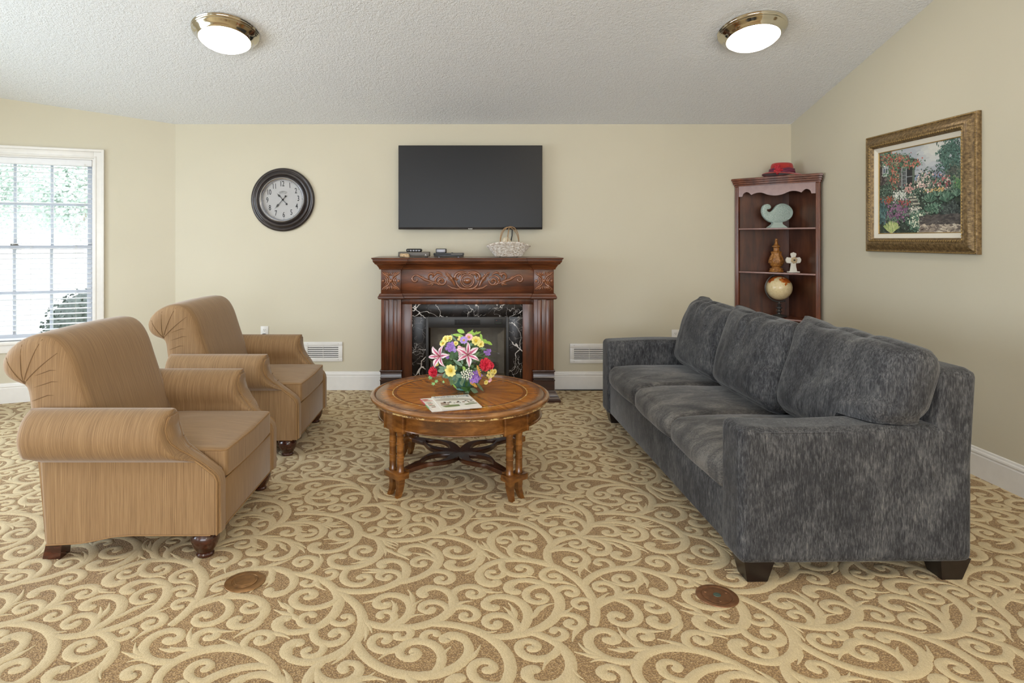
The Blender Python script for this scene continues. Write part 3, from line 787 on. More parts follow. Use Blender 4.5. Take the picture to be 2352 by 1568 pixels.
mb = MB(); mb.lathe([(.47, .446), (.496, .446), (.508, .449), (.511, .4545), (.508, .459), (.515, .462), (.523, .469), (.5255, .476), (.523, .483), (.515, .4885), (.505, .4905), (.4975, .4885), (.495, .485), (.494, .470)], n=128, cap=False); mb.build('table_rim', M['rim'], tb, smooth=45)
mb = MB(); mb.lathe([(.455, .362), (.474, .362), (.481, .366), (.479, .371), (.474, .374), (.474, .446), (.455, .446), (.455, .362)], n=96, cap=False)
angs = [math.radians(a) for a in (-137.5, -50.5, 42, 137)]
for a in angs:
    Rz = Matrix.Rotation(a, 4, 'Z')
    n = 9; h = .17
    ring = lambda r: [(r * math.cos(-h + 2 * h * i / n), r * math.sin(-h + 2 * h * i / n)) for i in range(n + 1)]
    mb.prism(ring(.4855) + ring(.40)[::-1], .352, .449, M=Rz)
    for e in (-h, h): mb.box(.478, .494, -.006, .006, .352, .449, M=Rz @ Matrix.Rotation(e, 4, 'Z'), bev=.003)
ap = mb.build('apron', M['table_wood'], tb, smooth=30)
for ia, a in enumerate(angs):
    Rz = Matrix.Rotation(a, 4, 'Z')
    lg = MB()
    for s in (-1, 1):
        prof = [(.019, .132), (.022, .135), (.022, .142), (.0195, .147)]
        for zc_ in (.215, .285): prof += [(.0195, zc_ - .010), (.0198, zc_ - .005), (.0222, zc_ - .003), (.0226, zc_), (.0222, zc_ + .003), (.0198, zc_ + .005), (.0195, zc_ + .010)]
        prof += [(.0192, .338), (.021, .343), (.021, .350), (.018, .358)]
        lg.lathe(prof, (.462, s * .034, 0), 20, M=Rz)
        # splayed sabre foot
        R_ = []
        for q in [i / 7 for i in range(8)]:
            z = .105 * (1 - q); off = .010 * (q ** 2.2) * 1.8 - .005 * math.sin(PI * q); w = .021 - .008 * q
            R_.append([(.462 + off + a_ * w, s * (.030 + off * .3) + b_ * w * .85, z) for a_, b_ in ((-1, -1), (1, -1), (1, 1), (-1, 1))])
        lg.loft(R_, M=Rz)
    lo = lg.build('leg', M['table_wood'], tb, smooth=40)
    mb = MB(); mb.box(.425, .500, -.066, .066, .100, .134, M=Rz, bev=.004); mb.box(.395, .43, -.028, .028, .104, .131, M=Rz, bev=.003); mb.build('leg_block', M['table_wood'], lo)
mb = MB()
for a in angs:
    Rz = Matrix.Rotation(a, 4, 'Z'); n = 26
    def wo(q): return .036 + .050 * max(0, math.sin(PI * min(1, max(0, (q - .04) / .62)))) ** 1.1 - .012 * sm(.66, 1, q)
    def wi(q): return .048 * max(0, math.sin(PI * min(1, max(0, (q - .20) / .50)))) ** .8
    for sgn in (-1, 1):
        R_ = []
        for i in range(n + 1):
            q = i / n; r = .42 * q; o_, i_ = wo(q) * sgn, wi(q) * sgn; zt = .128 + .012 * math.sin(PI * q); 
            R_.append([(r, i_, zt - .022), (r, o_, zt - .022), (r, o_, zt - .004), (r, o_ * .94, zt), (r, i_ + sgn * .002, zt), (r, i_, zt - .003)])
        mb.loft(R_, M=Rz)
mb.lathe([(.052, .1055), (.055, .108), (.055, .125), (.05, .1283)], n=32)
mb.build('cross_stretcher', M['table_dark'], tb, smooth=30)
# ------------------------------------------------------------------ electric fireplace
M['mahogany'] = wood('mahogany_mantel', rgb(46, 22, 11), rgb(94, 48, 22), rgb(132, 72, 34), (3, 22, 22), .3, .18)
M['mahogany_v'] = wood('mahogany_upright', rgb(46, 22, 11), rgb(90, 45, 21), rgb(126, 68, 32), (22, 22, 2.5), .3, .18)
M['mahogany_dark'] = wood('mahogany_dark', rgb(30, 15, 10), rgb(54, 28, 17), rgb(74, 38, 24), (3, 22, 22), .28, .35)
M['carved'] = plain('carved_glossy_wood', rgb(134, 82, 52), .2, var=.2, Coat_Weight=.6, Coat_Roughness=.12)
t = NT('black_marble'); v = t.coord()
def vein(scale, w, rot, dist, thr, loc):
    nz = t('ShaderNodeTexNoise'); nz.inputs['Scale'].default_value = dist[0]; nz.inputs['Detail'].default_value = 4; t.l.new(t.coord((1, 1, 1), loc=loc), nz.inputs['Vector'])
    ad = t('ShaderNodeMix', data_type='VECTOR'); ad.inputs[0].default_value = dist[1]; t.l.new(t.coord((1, 1, .8), rot, loc), ad.inputs[4]); t.l.new(nz.outputs['Color'], ad.inputs[5])
    vo = t('ShaderNodeTexVoronoi', feature='DISTANCE_TO_EDGE'); vo.inputs['Scale'].default_value = scale; t.l.new(ad.outputs[1], vo.inputs['Vector'])
    m = t.noise(t.coord((1, 1, 1), loc=(loc[0] + 3, 1, 2)), 7, 3, .6)
    ww = t.math('MULTIPLY', w, t.math('MULTIPLY', t.math('SUBTRACT', m, thr), 4.0))
    return t.math('MULTIPLY', t.math('GREATER_THAN', ww, vo.outputs['Distance']), 1.0)
a = vein(7.5, .026, (0, .6, 0), (3.2, .30), .36, (0, 0, 0)); b = vein(17, .019, (0, -.5, 0), (6, .22), .40, (4, 2, 1))
base = t.ramp(t.noise(v, 9, 3), [(.35, rgb(12, 11, 12)), (.7, rgb(38, 32, 30))])
c = t.mix(base, rgb(205, 200, 196), a); c = t.mix(c, rgb(150, 146, 144), b)
M['marble'] = t.set(c, .25, Specular_IOR_Level=.3)
M['satin_black'] = plain('satin_black_metal', rgb(36, 35, 36), .4, var=.05)
M['led_red'] = plain('red_indicator', rgb(190, 60, 50), .4); M['led_green'] = plain('dim_green_digits', rgb(70, 92, 72), .4)
t = NT('dark_tinted_glass'); M['firebox_glass'] = t.set((.055, .058, .062, 1), .08, 0, Specular_IOR_Level=.6)
t = NT('smoked_glass'); M['smoked'] = t.set((.86, .87, .88, 1), .02, 0, Transmission_Weight=1.0, IOR=1.45)
M['log'] = plain('grey_ceramic_log', rgb(120, 112, 104), .9, var=.5, vs=40)
M['firebox'] = plain('firebox_lining', rgb(176, 168, 156), .8, var=.12, vs=14)

FX = .013; FP = thing('fireplace', 'dark mahogany mantel with black marble surround and electric firebox', 'fireplace', (FX, BY - .002, 0))
# local: x across, y = 0 at the wall and negative towards the room
def fb(name, mat, boxes, parent=FP, smooth=30, **k):
    mb = MB()
    for b in boxes: mb.box(*b[:6], bev=b[6] if len(b) > 6 else .004)
    return mb.build(name, mat, parent, smooth=smooth, **k)
YF = -.395
# crown: moulded profile swept round three sides with stepped ends
CRP = [(0, 1.128), (.012, 1.130), (.014, 1.140), (.020, 1.150), (.032, 1.168), (.048, 1.178), (.050, 1.186), (.058, 1.192), (.062, 1.206), (.062, 1.214), (.070, 1.218), (.072, 1.226), (.072, 1.229)]
def sweep(mb, x0, x1, yf, prof, ywall=0):
    rings = []
    for kx, ky in ((0, 0), (0, 1), (1, 1), (1, 0)):
        r = []
        for o_, z in prof: r.append(((x0 - o_) if kx == 0 else (x1 + o_), (yf - o_) if ky else ywall, z))
        rings.append(r)
    mb.loft(rings, closed=False, cap0=False, cap1=False)
    zt = prof[-1][1]; zb = prof[0][1]; o_ = prof[-1][0]
    mb.add([(x0 - o_, ywall, zt), (x1 + o_, ywall, zt), (x1 + o_, yf - o_, zt), (x0 - o_, yf - o_, zt)], [(0, 1, 2, 3)])
    o_ = prof[0][0]; mb.add([(x0 - o_, ywall, zb), (x1 + o_, ywall, zb), (x1 + o_, yf - o_, zb), (x0 - o_, yf - o_, zb)], [(3, 2, 1, 0)])
HB = .742; PW = .172
mb = MB(); sweep(mb, -HB + .03, HB - .03, YF + .012, CRP)
sh = mb.build('mantel_shelf', M['mahogany'], FP, smooth=30)
for s in (-1, 1):
    a, b = (s * HB, s * (HB - PW)); a, b = min(a, b), max(a, b); mb2 = MB(); sweep(mb2, a, b, YF - .014, [(o_, z_ + .0012 * (i_ > 8)) for i_, (o_, z_) in enumerate(CRP)]); mb2.build('shelf_end_block', M['mahogany'], FP, smooth=30)
fb('frieze_panel', M['mahogany'], [(-HB + .02, HB - .02, YF + .012, 0, .925, 1.13)])
LOW = [(0, .872), (.016, .875), (.024, .884), (.024, .896), (.018, .903), (.014, .912), (.012, .920), (0, .925)]
mb = MB(); sweep(mb, -HB + .03, HB - .03, YF + .012, LOW)
for s in (-1, 1):
    a, b = (s * HB, s * (HB - PW)); a, b = min(a, b), max(a, b); sweep(mb, a, b, YF - .014, LOW)
mb.build('lower_moulding', M['mahogany'], FP, smooth=30)
for s in (-1, 1):
    xo = s * HB; xi = s * (HB - PW); x0, x1 = min(xo, xi), max(xo, xi); xm = (x0 + x1) / 2
    pl = fb('pilaster', M['mahogany_v'], [(x0, x1, YF, 0, .255, .874, .003)])
    fb('corner_block', M['mahogany'], [(x0, x1, YF - .010, 0, .925, 1.13, .004)], parent=pl)
    # two flutes between raised reeds
    w = PW
    for (a, b) in ((.028, .068), (.102, .140)):
        pr = MB(); X0 = x0 + a if s < 0 else x1 - b; X1 = x0 + b if s < 0 else x1 - a
        pr.box(X0, X1, YF - .013, YF + .01, .262, .868, bev=.005); pr.build('reed', M['mahogany_v'], pl)
    mb = MB(); sweep(mb, x0 + .002, x1 - .002, YF - .004, [(0, .262), (.012, .262), (.013, .258), (.012, .252), (.006, .248), (.006, .205), (.010, .197), (.002, .190), (.002, .182)][::-1])
    sweep(mb, x0 + .002, x1 - .002, YF - .004, [(.012, .181), (.012, .176), (.008, .172), (.008, .085), (.012, .080)][::-1]); mb.build('plinth', M['mahogany_dark'], pl, smooth=30)
mb = MB(); sweep(mb, -HB, HB, YF - .012, [(.052, 0), (.052, .018), (.046, .024), (.040, .042), (.030, .046), (.028, .060), (.014, .078), (.008, .090)]); mb.build('base', M['mahogany_dark'], FP, smooth=30)
XI = HB - PW
fb('inner_frame', M['mahogany_v'], [(-XI, -.478, YF + .035, 0, .05, .875, .002), (.478, XI, YF + .035, 0, .05, .875, .002), (-XI, XI, YF + .028, 0, .826, .876, .004), (-.50, .50, YF + .1, -.02, .04, .1, .002)])
mb = MB()
mb.box(-.482, -.358, YF + .045, YF + .075, .05, .83, bev=.001); mb.box(.358, .482, YF + .045, YF + .075, .05, .83, bev=.001); mb.box(-.482, .482, YF + .0445, YF + .075, .715, .83, bev=.001)
mb.build('marble_surround', M['marble'], FP)
ins = MB()
ins.box(-.36, -.335, YF + .035, YF + .3, .07, .716, bev=.003); ins.box(.335, .36, YF + .035, YF + .3, .07, .716, bev=.003); ins.box(-.36, .36, YF + .036, YF + .3, .622, .716, bev=.003); ins.box(-.36, .36, YF + .037, YF + .3, .07, .16, bev=.003)
ins = ins.build('firebox_frame', M['satin_black'], FP)
fb('heater_grille', M['satin_black'], [(-.105 + .0096 * i - .0018, -.105 + .0096 * i + .0018, YF + .030, YF + .036, .650, .690, .0008) for i in range(23)], parent=ins)
fb('grille_recess', M['dark'], [(-.112, .112, YF + .0345, YF + .037, .647, .693, .001)], parent=ins)
mb = MB(); mb.box(.235, .305, YF + .032, YF + .037, .652, .698, bev=.001); cp = mb.build('control_display', M['dark'], ins)
mb = MB(); mb.ball((.252, YF + .031, .686), .0025, 8); mb.build('indicator_light', M['led_red'], cp)
mb = MB()
for i in range(5): mb.tube([(.247 + i * .0105 + .004 * math.cos(a), YF + .0313, .664 + .0035 * math.sin(a)) for a in [k * PI / 4 for k in range(8)]], .0008, 5, closed=True)
mb.build('display_digits', M['led_green'], cp)
mb = MB(); mb.box(-.337, .337, YF + .050, YF + .054, .15, .63); mb.build('firebox_glass', M['smoked'], ins)
mb = MB(); mb.box(-.34, .34, -.07, -.06, .1, .65); mb.box(-.345, -.335, YF + .08, -.06, .1, .65); mb.box(.335, .345, YF + .08, -.06, .1, .65); mb.box(-.34, .34, YF + .08, -.06, .09, .17); mb.box(-.34, .34, YF + .08, -.06, .64, .66)
mb.build('firebox_lining', M['firebox'], ins)
rl = random.Random(2)
for (xa, xb, y, z, r) in ((-.24, .20, -.24, .20, .035), (-.10, .27, -.20, .255, .032), (-.2, .05, -.28, .235, .028), (.10, .25, -.27, .225, .03)):
    mb = MB(); mb.tube([(xa + (xb - xa) * q, y + .02 * math.sin(q * 6), z + .008 * math.sin(q * 9)) for q in [i / 8 for i in range(9)]], [r * (1 + rl.uniform(-.15, .15)) for _ in range(9)], 12); mb.build('ceramic_log', M['log'], ins)

# carved scrollwork, drawn as half and mirrored; units: 1 = .714 mm in the frieze plane
U = .000714
def spiral(cx, cy, r0, r1, a0, a1, n=40, k=1.0):
    return [(cx + (r0 + (r1 - r0) * (i / n) ** k) * math.cos(math.radians(a0 + (a1 - a0) * i / n)), cy + (r0 + (r1 - r0) * (i / n) ** k) * math.sin(math.radians(a0 + (a1 - a0) * i / n))) for i in range(n + 1)]
def bez(p0, p1, p2, p3, n=18):
    return [tuple(sum(c * q[k] for c, q in zip(((1 - t_) ** 3, 3 * t_ * (1 - t_) ** 2, 3 * t_ * t_ * (1 - t_), t_ ** 3), (p0, p1, p2, p3))) for k in (0, 1)) for t_ in [i / n for i in range(n + 1)]]
def carve(mb, pts, r0, r1, r2=None, yb=0, cx=0, cz=0, mir=1, depth=.9):
    n = len(pts); r2 = r1 if r2 is None else r2
    rr = []
    for i in range(n):
        q = i / (n - 1); rr.append(((r0 + (r1 - r0) * q * 2) if q < .5 else (r1 + (r2 - r1) * (q - .5) * 2)) * U * 1.35)
    mb.tube([(cx + mir * x * U, yb, cz + y * U) for x, y in pts], rr, 8, flat=depth, up=(0, -1, 0))
def leafs(mb, x, y, ang, L, n, spread, yb, cx, cz, mir):
    for i in range(n):
        a = math.radians(ang + (i - (n - 1) / 2) * spread); l = L * (1 - .16 * abs(i - (n - 1) / 2))
        pts = [(x + l * q * math.cos(a + .5 * q * (1 if i % 2 else -1) * .4), y + l * q * math.sin(a + .3 * q)) for q in (0, .25, .5, .75, 1)]
        carve(mb, pts, 4, 9, 2, yb, cx, cz, mir)
Yc = YF + .009; CZ = 1.031
mb = MB()
for m_ in (1, -1):
    k = dict(yb=Yc, cx=0, cz=CZ, mir=m_)
    carve(mb, spiral(0, 0, 78, 78, -95, 92, 40), 7, 8, 7, **k); carve(mb, spiral(0, 0, 58, 58, -90, 90, 30), 5, 5, 5, **k)
    carve(mb, bez((10, 92), (60, 120), (150, 100), (150, 40)) + bez((150, 40), (150, 10), (120, 5), (112, 25))[1:], 8, 15, 6, **k)
    carve(mb, bez((20, 75), (70, 100), (118, 80), (110, 40)), 6, 12, 5, **k); carve(mb, spiral(55, 62, 26, 8, 200, -160, 26), 5, 7, 4, **k)
    carve(mb, bez((140, 20), (135, -40), (110, -80), (60, -95)) + bez((60, -95), (40, -100), (20, -100), (0, -98))[1:], 6, 12, 8, **k)
    carve(mb, bez((80, -95), (120, -110), (150, -90), (170, -90)) + bez((170, -90), (200, -90), (210, -60), (240, -58))[1:], 7, 11, 6, **k)
    # acanthus rising from the centre
    carve(mb, bez((150, -60), (170, 0), (210, 60), (270, 100)), 9, 18, 4, **k); leafs(mb, 215, 40, 60, 75, 4, 22, Yc, 0, CZ, m_); leafs(mb, 180, 0, 40, 70, 3, 24, Yc, 0, CZ, m_)
    carve(mb, spiral(310, -5, 52, 12, 170, 620, 60, .9), 8, 13, 6, **k); mb.ball((m_ * 310 * U, Yc - .002, CZ - 5 * U), .009, 10)
    carve(mb, bez((260, 30), (310, 75), (360, 60), (380, 20)) + bez((380, 20), (400, -20), (350, -60), (300, -50))[1:], 6, 12, 6, **k)
    carve(mb, bez((300, 70), (340, 110), (380, 100), (390, 70)), 6, 12, 4, **k)
    carve(mb, spiral(432, 55, 42, 14, -60, 250, 40), 7, 13, 5, **k); leafs(mb, 400, 60, 110, 50, 3, 26, Yc, 0, CZ, m_)
    carve(mb, bez((340, -30), (400, -40), (450, 0), (500, 10)) + bez((500, 10), (540, 20), (570, 60), (620, 66))[1:], 7, 13, 7, **k)
    leafs(mb, 400, -20, -35, 90, 3, 18, Yc, 0, CZ, m_); leafs(mb, 500, 10, 20, 70, 3, 20, Yc, 0, CZ, m_)
    carve(mb, bez((560, 40), (590, 75), (650, 80), (665, 30)) + spiral(625, 20, 42, 16, 10, -200, 34)[1:], 6, 11, 7, **k); mb.ball((m_ * 612 * U, Yc, CZ + 14 * U), .008, 10)
mb.ball((0, Yc - .001, CZ), .031, 20, sc3=(1.15, .45, .85)); 
mb.build('carved_scrollwork', M['carved'], FP, smooth=60)
for s in (-1, 1):
    mb = MB(); cx = s * (HB - PW / 2); yb = YF - .014; k = dict(yb=yb, cx=cx, cz=CZ)
    for m_ in (1, -1):
        for r in (78, 56, 36): carve(mb, spiral(92, 0, r, r, 120, 240, 22), 6, 8, 6, mir=m_, **k)
        mb.ball((cx + m_ * 92 * U, yb, CZ), .013, 12, sc3=(1, .6, 1))
        for vv in (1, -1):
            carve(mb, bez((20, 30 * vv), (40, 70 * vv), (80, 70 * vv), (104, 105 * vv)), 7, 11, 4, mir=m_, **k)
            for q in (0, 14, 28): carve(mb, bez((6 + q, 60 * vv), (12 + q * 1.2, 84 * vv), (18 + q * 1.6, 90 * vv), (20 + q * 2.6, 108 * vv)), 4, 8, 2, mir=m_, **k)
    mb.ball((cx, yb - .003, CZ), .016, 14, sc3=(1, .7, 1))
    mb.build('carved_rosette', M['carved'], FP, smooth=60)

# ------------------------------------------------------------------ television
TVX = ((915 + 1246) / 2 - 1070) * 5.73 / 1450; TW = .654; TZ0, TZ1 = 1.477, 2.240
t = NT('tv_screen'); M['screen'] = t.set((.016, .016, .017, 1), .30, 0, Specular_IOR_Level=.2)
M['bezel'] = plain('gunmetal_bezel', rgb(62, 60, 60), .3, .8)
tv = thing('television', 'large flat television mounted on the wall above the fireplace', 'television', (TVX, BY, 0))
mb = MB(); mb.box(-TW, TW, -.093, -.05, TZ0, TZ1, bev=.004); mb.box(-.35, .35, -.055, -.03, TZ0 + .12, TZ1 - .2, bev=.01); mb.box(-.12, .12, -.035, -.001, TZ0 + .25, TZ1 - .25); mb.build('case', M['bezel'], tv)
mb = MB(); mb.box(-TW + .007, TW - .007, -.0945, -.090, TZ0 + .019, TZ1 - .007); mb.build('screen', M['screen'], tv)
mb = MB()
for q in range(5): mb.box(-.019 + .0078 * q, -.0135 + .0078 * q, -.0946, -.093, TZ0 + .003, TZ0 + .0105 - .002 * (q % 2), bev=.0008)
mb.box(-.018, .018, -.0944, -.093, TZ0 + .0035, TZ0 + .005)
mb.build('maker_mark', M['white_plastic'], tv, smooth=0)
cb = MB(); cb.tube([(TVX + .385, BY - .02, 1.50), (TVX + .383, BY - .016, 1.42), (TVX + .365, BY - .018, 1.33), (TVX + .35, BY - .05, 1.245)], .005, 8)
tag(cb.build('power_cable', M['black_plastic']), 'thin dark cable running down the wall behind the wicker basket', 'cable')

# ------------------------------------------------------------------ wall clock
CK = ((649 - 1070) * 5.8 / 1450, BY, 1.385 + (550 - 458.5) * 5.8 / 1450)
M['clock_frame'] = plain('dark_bronze_resin', rgb(52, 46, 46), .28, .25, var=.2, Coat_Weight=.3)
M['clock_rim'] = plain('brushed_silver', rgb(190, 192, 200), .25, .9)
M['clock_dial'] = plain('pale_dial', rgb(190, 189, 188), .7, var=.03)
M['ink'] = plain('black_ink', rgb(28, 30, 33), .5); M['faint'] = plain('grey_print', rgb(140, 140, 138), .6)
ck = thing('wall_clock', 'round dark ribbed wall clock with a pale dial', 'clock', CK)
RC = Matrix.Rotation(PI / 2, 4, 'X')       # lathe axis towards the room
mb = MB(); mb.lathe([(.20, .001), (.285, .001), (.292, .008), (.292, .018), (.286, .026), (.276, .031), (.268, .030), (.262, .025), (.257, .026), (.252, .036), (.243, .042), (.234, .042), (.228, .037), (.224, .034), (.220, .037), (.215, .045), (.209, .050), (.204, .048), (.20, .044), (.20, .02)], n=96, M=RC, cap=False); mb.build('frame', M['clock_frame'], ck, smooth=50)
mb = MB(); mb.lathe([(.203, .040), (.203, .050), (.198, .0535), (.192, .051), (.189, .045), (.187, .044), (.185, .040), (.184, .02)], n=96, M=RC, cap=False); mb.build('inner_ring', M['clock_rim'], ck, smooth=50)
mb = MB(); mb.lathe([(.001, .012), (.205, .012), (.205, .006), (.001, .006)], n=64, M=RC, cap=False); mb.build('dial', M['clock_dial'], ck)
TL = math.radians(3.2)
mb = MB()
for h in range(1, 13):
    mb = MB()
    a = PI / 2 - h * PI / 6 + TL; r = .143
    vs, fs = text_mesh(str(h), .062, .0006); 
    mb.add(vs, fs, M=RC @ Matrix.Translation((r * math.cos(a), r * math.sin(a) + .003, .0128)) @ Matrix.Rotation(TL * .6, 4, 'Z') @ Matrix.Diagonal((.72, 1.12, 1, 1)))
    mb.build('numeral', M['ink'], ck, smooth=0)
    mb = MB(); mb.ball((.176 * math.cos(a), -.0128, .176 * math.sin(a)), .0028, 8); mb.build('hour_dot', M['ink'], ck, smooth=0)
mb = MB()
for s in (-1, 1):
    for q in (0, 1, 2): mb.tube([(s * (.004 + .012 * q) + x * .011, -.0128, .072 + z * .011 - .003 * q) for x, z in spiral(0, 0, 1, .3, 0, 400, 20)], .0012, 5)
mb.tube([(-.030 + .06 * i / 30, -.0128, .056 + .0022 * math.sin(i * 1.9)) for i in range(31)], .0009, 5)
mb.build('dial_emblem', M['faint'], ck, smooth=0)
def hand(mb, ang, L, tail, w, y):
    Rm = Matrix.Rotation(-ang, 4, 'Y')
    P = [(-.002, -tail), (.002, -tail), (.0022, L * .45), (w, L * .52), (w * .9, L * .62), (.0016, L * .78), (0, L), (-.0016, L * .78), (-w * .9, L * .62), (-w, L * .52), (-.0022, L * .45)]
    mb.loft([[(x, y, z) for x, z in P], [(x, y - .0015, z) for x, z in P]], M=Rm)
    mb.loft([[(.009 * math.cos(2 * PI * k / 16), yy, -tail - .006 + .009 * math.sin(2 * PI * k / 16)) for k in range(16)] for yy in (y, y - .0015)], M=Rm)
mb = MB(); hand(mb, math.atan2(142, 160), .085, .048, .009, -.018); hand(mb, math.atan2(187, -215), .118, .036, .0085, -.021); mb.lathe([(.008, .012), (.009, .02), (.006, .025)], n=16, M=RC)
mb.build('hands', M['ink'], ck, smooth=30)
mb = MB(); mb.lathe([(.001, .036), (.188, .036), (.188, .034), (.001, .034)], n=64, M=RC, cap=False); mb.build('cover_glass', M['glass2'] if 'glass2' in M else M['glass'], ck)

# ------------------------------------------------------------------ vents and outlets
def make_vent(label, cx, cz):
    o = thing('wall_vent', label, 'vent', (cx, BY, cz), 0, 'return air vents flanking the fireplace')
    W, H = .178, .090
    mb = MB(); e = .037
    for a in ((-W, W, H - e, H), (-W, W, -H, -H + e), (-W, -W + e, -H + e, H - e), (W - e, W, -H + e, H - e)): mb.box(a[0], a[1], -.011, -.0005, a[2], a[3], bev=.002)
    mb.build('frame', M['white_plastic'], o)
    mb = MB(); mb.box(-W + .02, W - .02, -.0025, -.0008, -H + .02, H - .02); mb.build('duct_opening', M['dark'], o)
    mb = MB(); z0 = -H + e; hh = 2 * (H - e)
    for i in range(6):
        z = z0 + hh * (i + .62) / 6
        mb.loft([[(x, -.010, z - .0050), (x, -.0035, z + .0040), (x, -.0035, z + .0055), (x, -.0112, z - .0035)] for x in (-W + e - .002, W - e + .002)])
    mb.box(-.0015, .0015, -.0095, -.0028, -H + e, H - e); mb.build('louvers', M['white_plastic'], o, smooth=20)
    for x in (-.14, .14):
        for z in (-.073, .073):
            mb = MB(); mb.lathe([(.0026, 0), (.0026, .001), (.001, .002)], n=10, M=Matrix.Translation((x, -.011, z)) @ RC); mb.build('screw', M['screw'], o)
make_vent('white slatted wall vent half hidden behind the farther armchair', (742.6 - 1070) / 249, 1.385 - (807 - 550) / 249)
make_vent('white slatted wall vent half hidden behind the far sofa arm', (1353 - 1070) / 249, 1.385 - (811 - 550) / 249)
def make_outlet(label, cx, cz, plug):
    o = thing('wall_outlet', label, 'outlet', (cx, BY, cz), 0, 'white outlets on the back wall')
    mb = MB(); mb.box(-.036, .036, -.006, -.0005, -.058, .058, bev=.003); mb.build('cover_plate', M['white_plastic'], o)
    for s in (1, -1):
        mb = MB(); mb.loft([[(.016 * math.cos(2 * PI * k / 20), y, s * .021 + max(-.0135, min(.0135, .017 * math.sin(2 * PI * k / 20)))) for k in range(20)] for y in (-.004, -.0082)]); r = mb.build('receptacle', M['white_plastic'], o)
        mb = MB(); mb.box(-.0075, -.0055, -.0087, -.008, s * .021 - .001, s * .021 + .009); mb.box(.005, .0075, -.0087, -.008, s * .021, s * .021 + .008); mb.ball((0, -.0082, s * .021 - .007), .0028, 8); mb.build('slots', M['dark'], r, smooth=0)
    if plug:
        mb = MB(); mb.box(-.017, .017, -.035, -.006, -.042, -.008, bev=.008); mb.build('plug', M['black_plastic'], o)
    return o
make_outlet('white wall outlet above the farther armchair', (608 - 1070) / 249, 1.385 - (763 - 550) / 249, True)
make_outlet('white wall outlet above the far sofa arm', (1551.5 - 1070) / 249, 1.385 - (771 - 550) / 249, False)
mb = MB(); mb.tube([(.80, BY - .03, .006), (1.1, BY - .034, .006), (1.7, BY - .030, .006), (2.3, BY - .03, .006), (2.42, BY - .03, .006)], .005, 8); tag(mb.build('floor_cable', M['black_plastic']), 'black cable lying on the carpet along the back baseboard', 'cable')

# ------------------------------------------------------------------ ceiling lights
M['brass'] = plain('polished_champagne_metal', rgb(206, 200, 186), .10, 1.0, var=.02)
t = NT('lit_frosted_glass'); e = t('ShaderNodeEmission'); e.inputs[0].default_value = (1.0, .93, .82, 1); e.inputs[1].default_value = 17.0
t.l.new(e.outputs[0], t.n['Material Output'].inputs[0]); M['lit'] = t.mat
sl = math.atan(.265)
def make_light(label, x, y):
    o = thing('ceiling_light', label, 'ceiling light', (x, y, ceil_z(y)), 0, 'flush ceiling lights'); o.rotation_euler = (-sl, 0, 0)
    Fm = Matrix.Rotation(PI, 4, 'X')
    mb = MB(); mb.lathe([(.215, .0), (.224, .004), (.226, .010), (.222, .015), (.224, .019), (.221, .025), (.214, .029), (.215, .033), (.208, .040), (.195, .048), (.184, .060), (.176, .072), (.172, .074), (.168, .070), (.168, .04)], n=80, M=Fm, cap=False); mb.build('trim_ring', M['brass'], o, smooth=50)
    mb = MB(); mb.lathe([(.170, .060), (.167, .074), (.158, .086), (.140, .098), (.112, .108), (.078, .115), (.04, .119), (.001, .120)], n=64, M=Fm, cap=False); mb.build('glass_dome', M['lit'], o, smooth=60)
make_light('flush brass-rimmed ceiling light on the left, above the armchairs', -1.665, 4.38)
make_light('flush brass-rimmed ceiling light on the right, above the sofa', 1.975, 4.36)

# ------------------------------------------------------------------ brass floor plates
M['old_brass'] = plain('aged_brass', rgb(142, 106, 66), .36, .6, var=.25, vs=40)
M['copper'] = plain('aged_copper', rgb(136, 96, 66), .42, .6, var=.25, vs=40)
M['patina'] = plain('green_patina', rgb(84, 100, 88), .5, .4)
f1 = thing('floor_outlet', 'round aged brass floor outlet cover in front of the armchairs', 'floor outlet', (-.893, 2.553, 0), 0, 'round brass floor outlets')
mb = MB(); mb.lathe([(.080, .0022), (.079, .004), (.070, .0062), (.060, .0066), (.053, .006), (.052, .0045), (.050, .0045), (.001, .0045)], n=64, cap=False); mb.build('flange', M['old_brass'], f1)
mb = MB(); mb.lathe([(.049, .0046), (.0485, .0072), (.046, .0076), (.001, .0078)], n=48, cap=False); lid = mb.build('lid', M['old_brass'], f1)
P = [(.040 * math.cos(a), .040 * math.sin(a)) for a in [math.radians(t_) for t_ in range(-70, 71, 10)]] + [(-.018, .036), (-.040, .018), (-.040, -.018), (-.018, -.036)]
mb = MB(); mb.prism(P, .0078, .0095, bev=.0015, M=Matrix.Rotation(.5, 4, 'Z')); mb.build('flip_cap', M['old_brass'], lid)
f2 = thing('floor_outlet', 'round brown copper floor outlet cover beside the near sofa leg', 'floor outlet', (.975, 2.45, 0), 0, 'round brass floor outlets')
mb = MB(); mb.lathe([(.079, .0022), (.078, .005), (.068, .0072), (.060, .0070), (.057, .0055), (.056, .0045), (.001, .0045)], n=64, cap=False); mb.build('flange', M['copper'], f2)
mb = MB(); mb.lathe([(.0555, .0046), (.055, .0066), (.001, .0070)], n=48, cap=False); lid = mb.build('lid', M['copper'], f2)
mb = MB(); mb.lathe([(.0145, .007), (.014, .0082), (.001, .0078)], n=20, cap=False); mb.box(-.012, .012, -.002, .002, .0078, .0088, M=Matrix.Rotation(-.6, 4, 'Z')); mb.build('lock_screw', M['patina'], lid)
for a in (150, 20, -95):
    a = math.radians(a); mb = MB(); mb.lathe([(.005, .0068), (.0045, .0085), (.001, .009)], (.043 * math.cos(a), .043 * math.sin(a), 0), 12); mb.build('screw', M['copper'], lid)
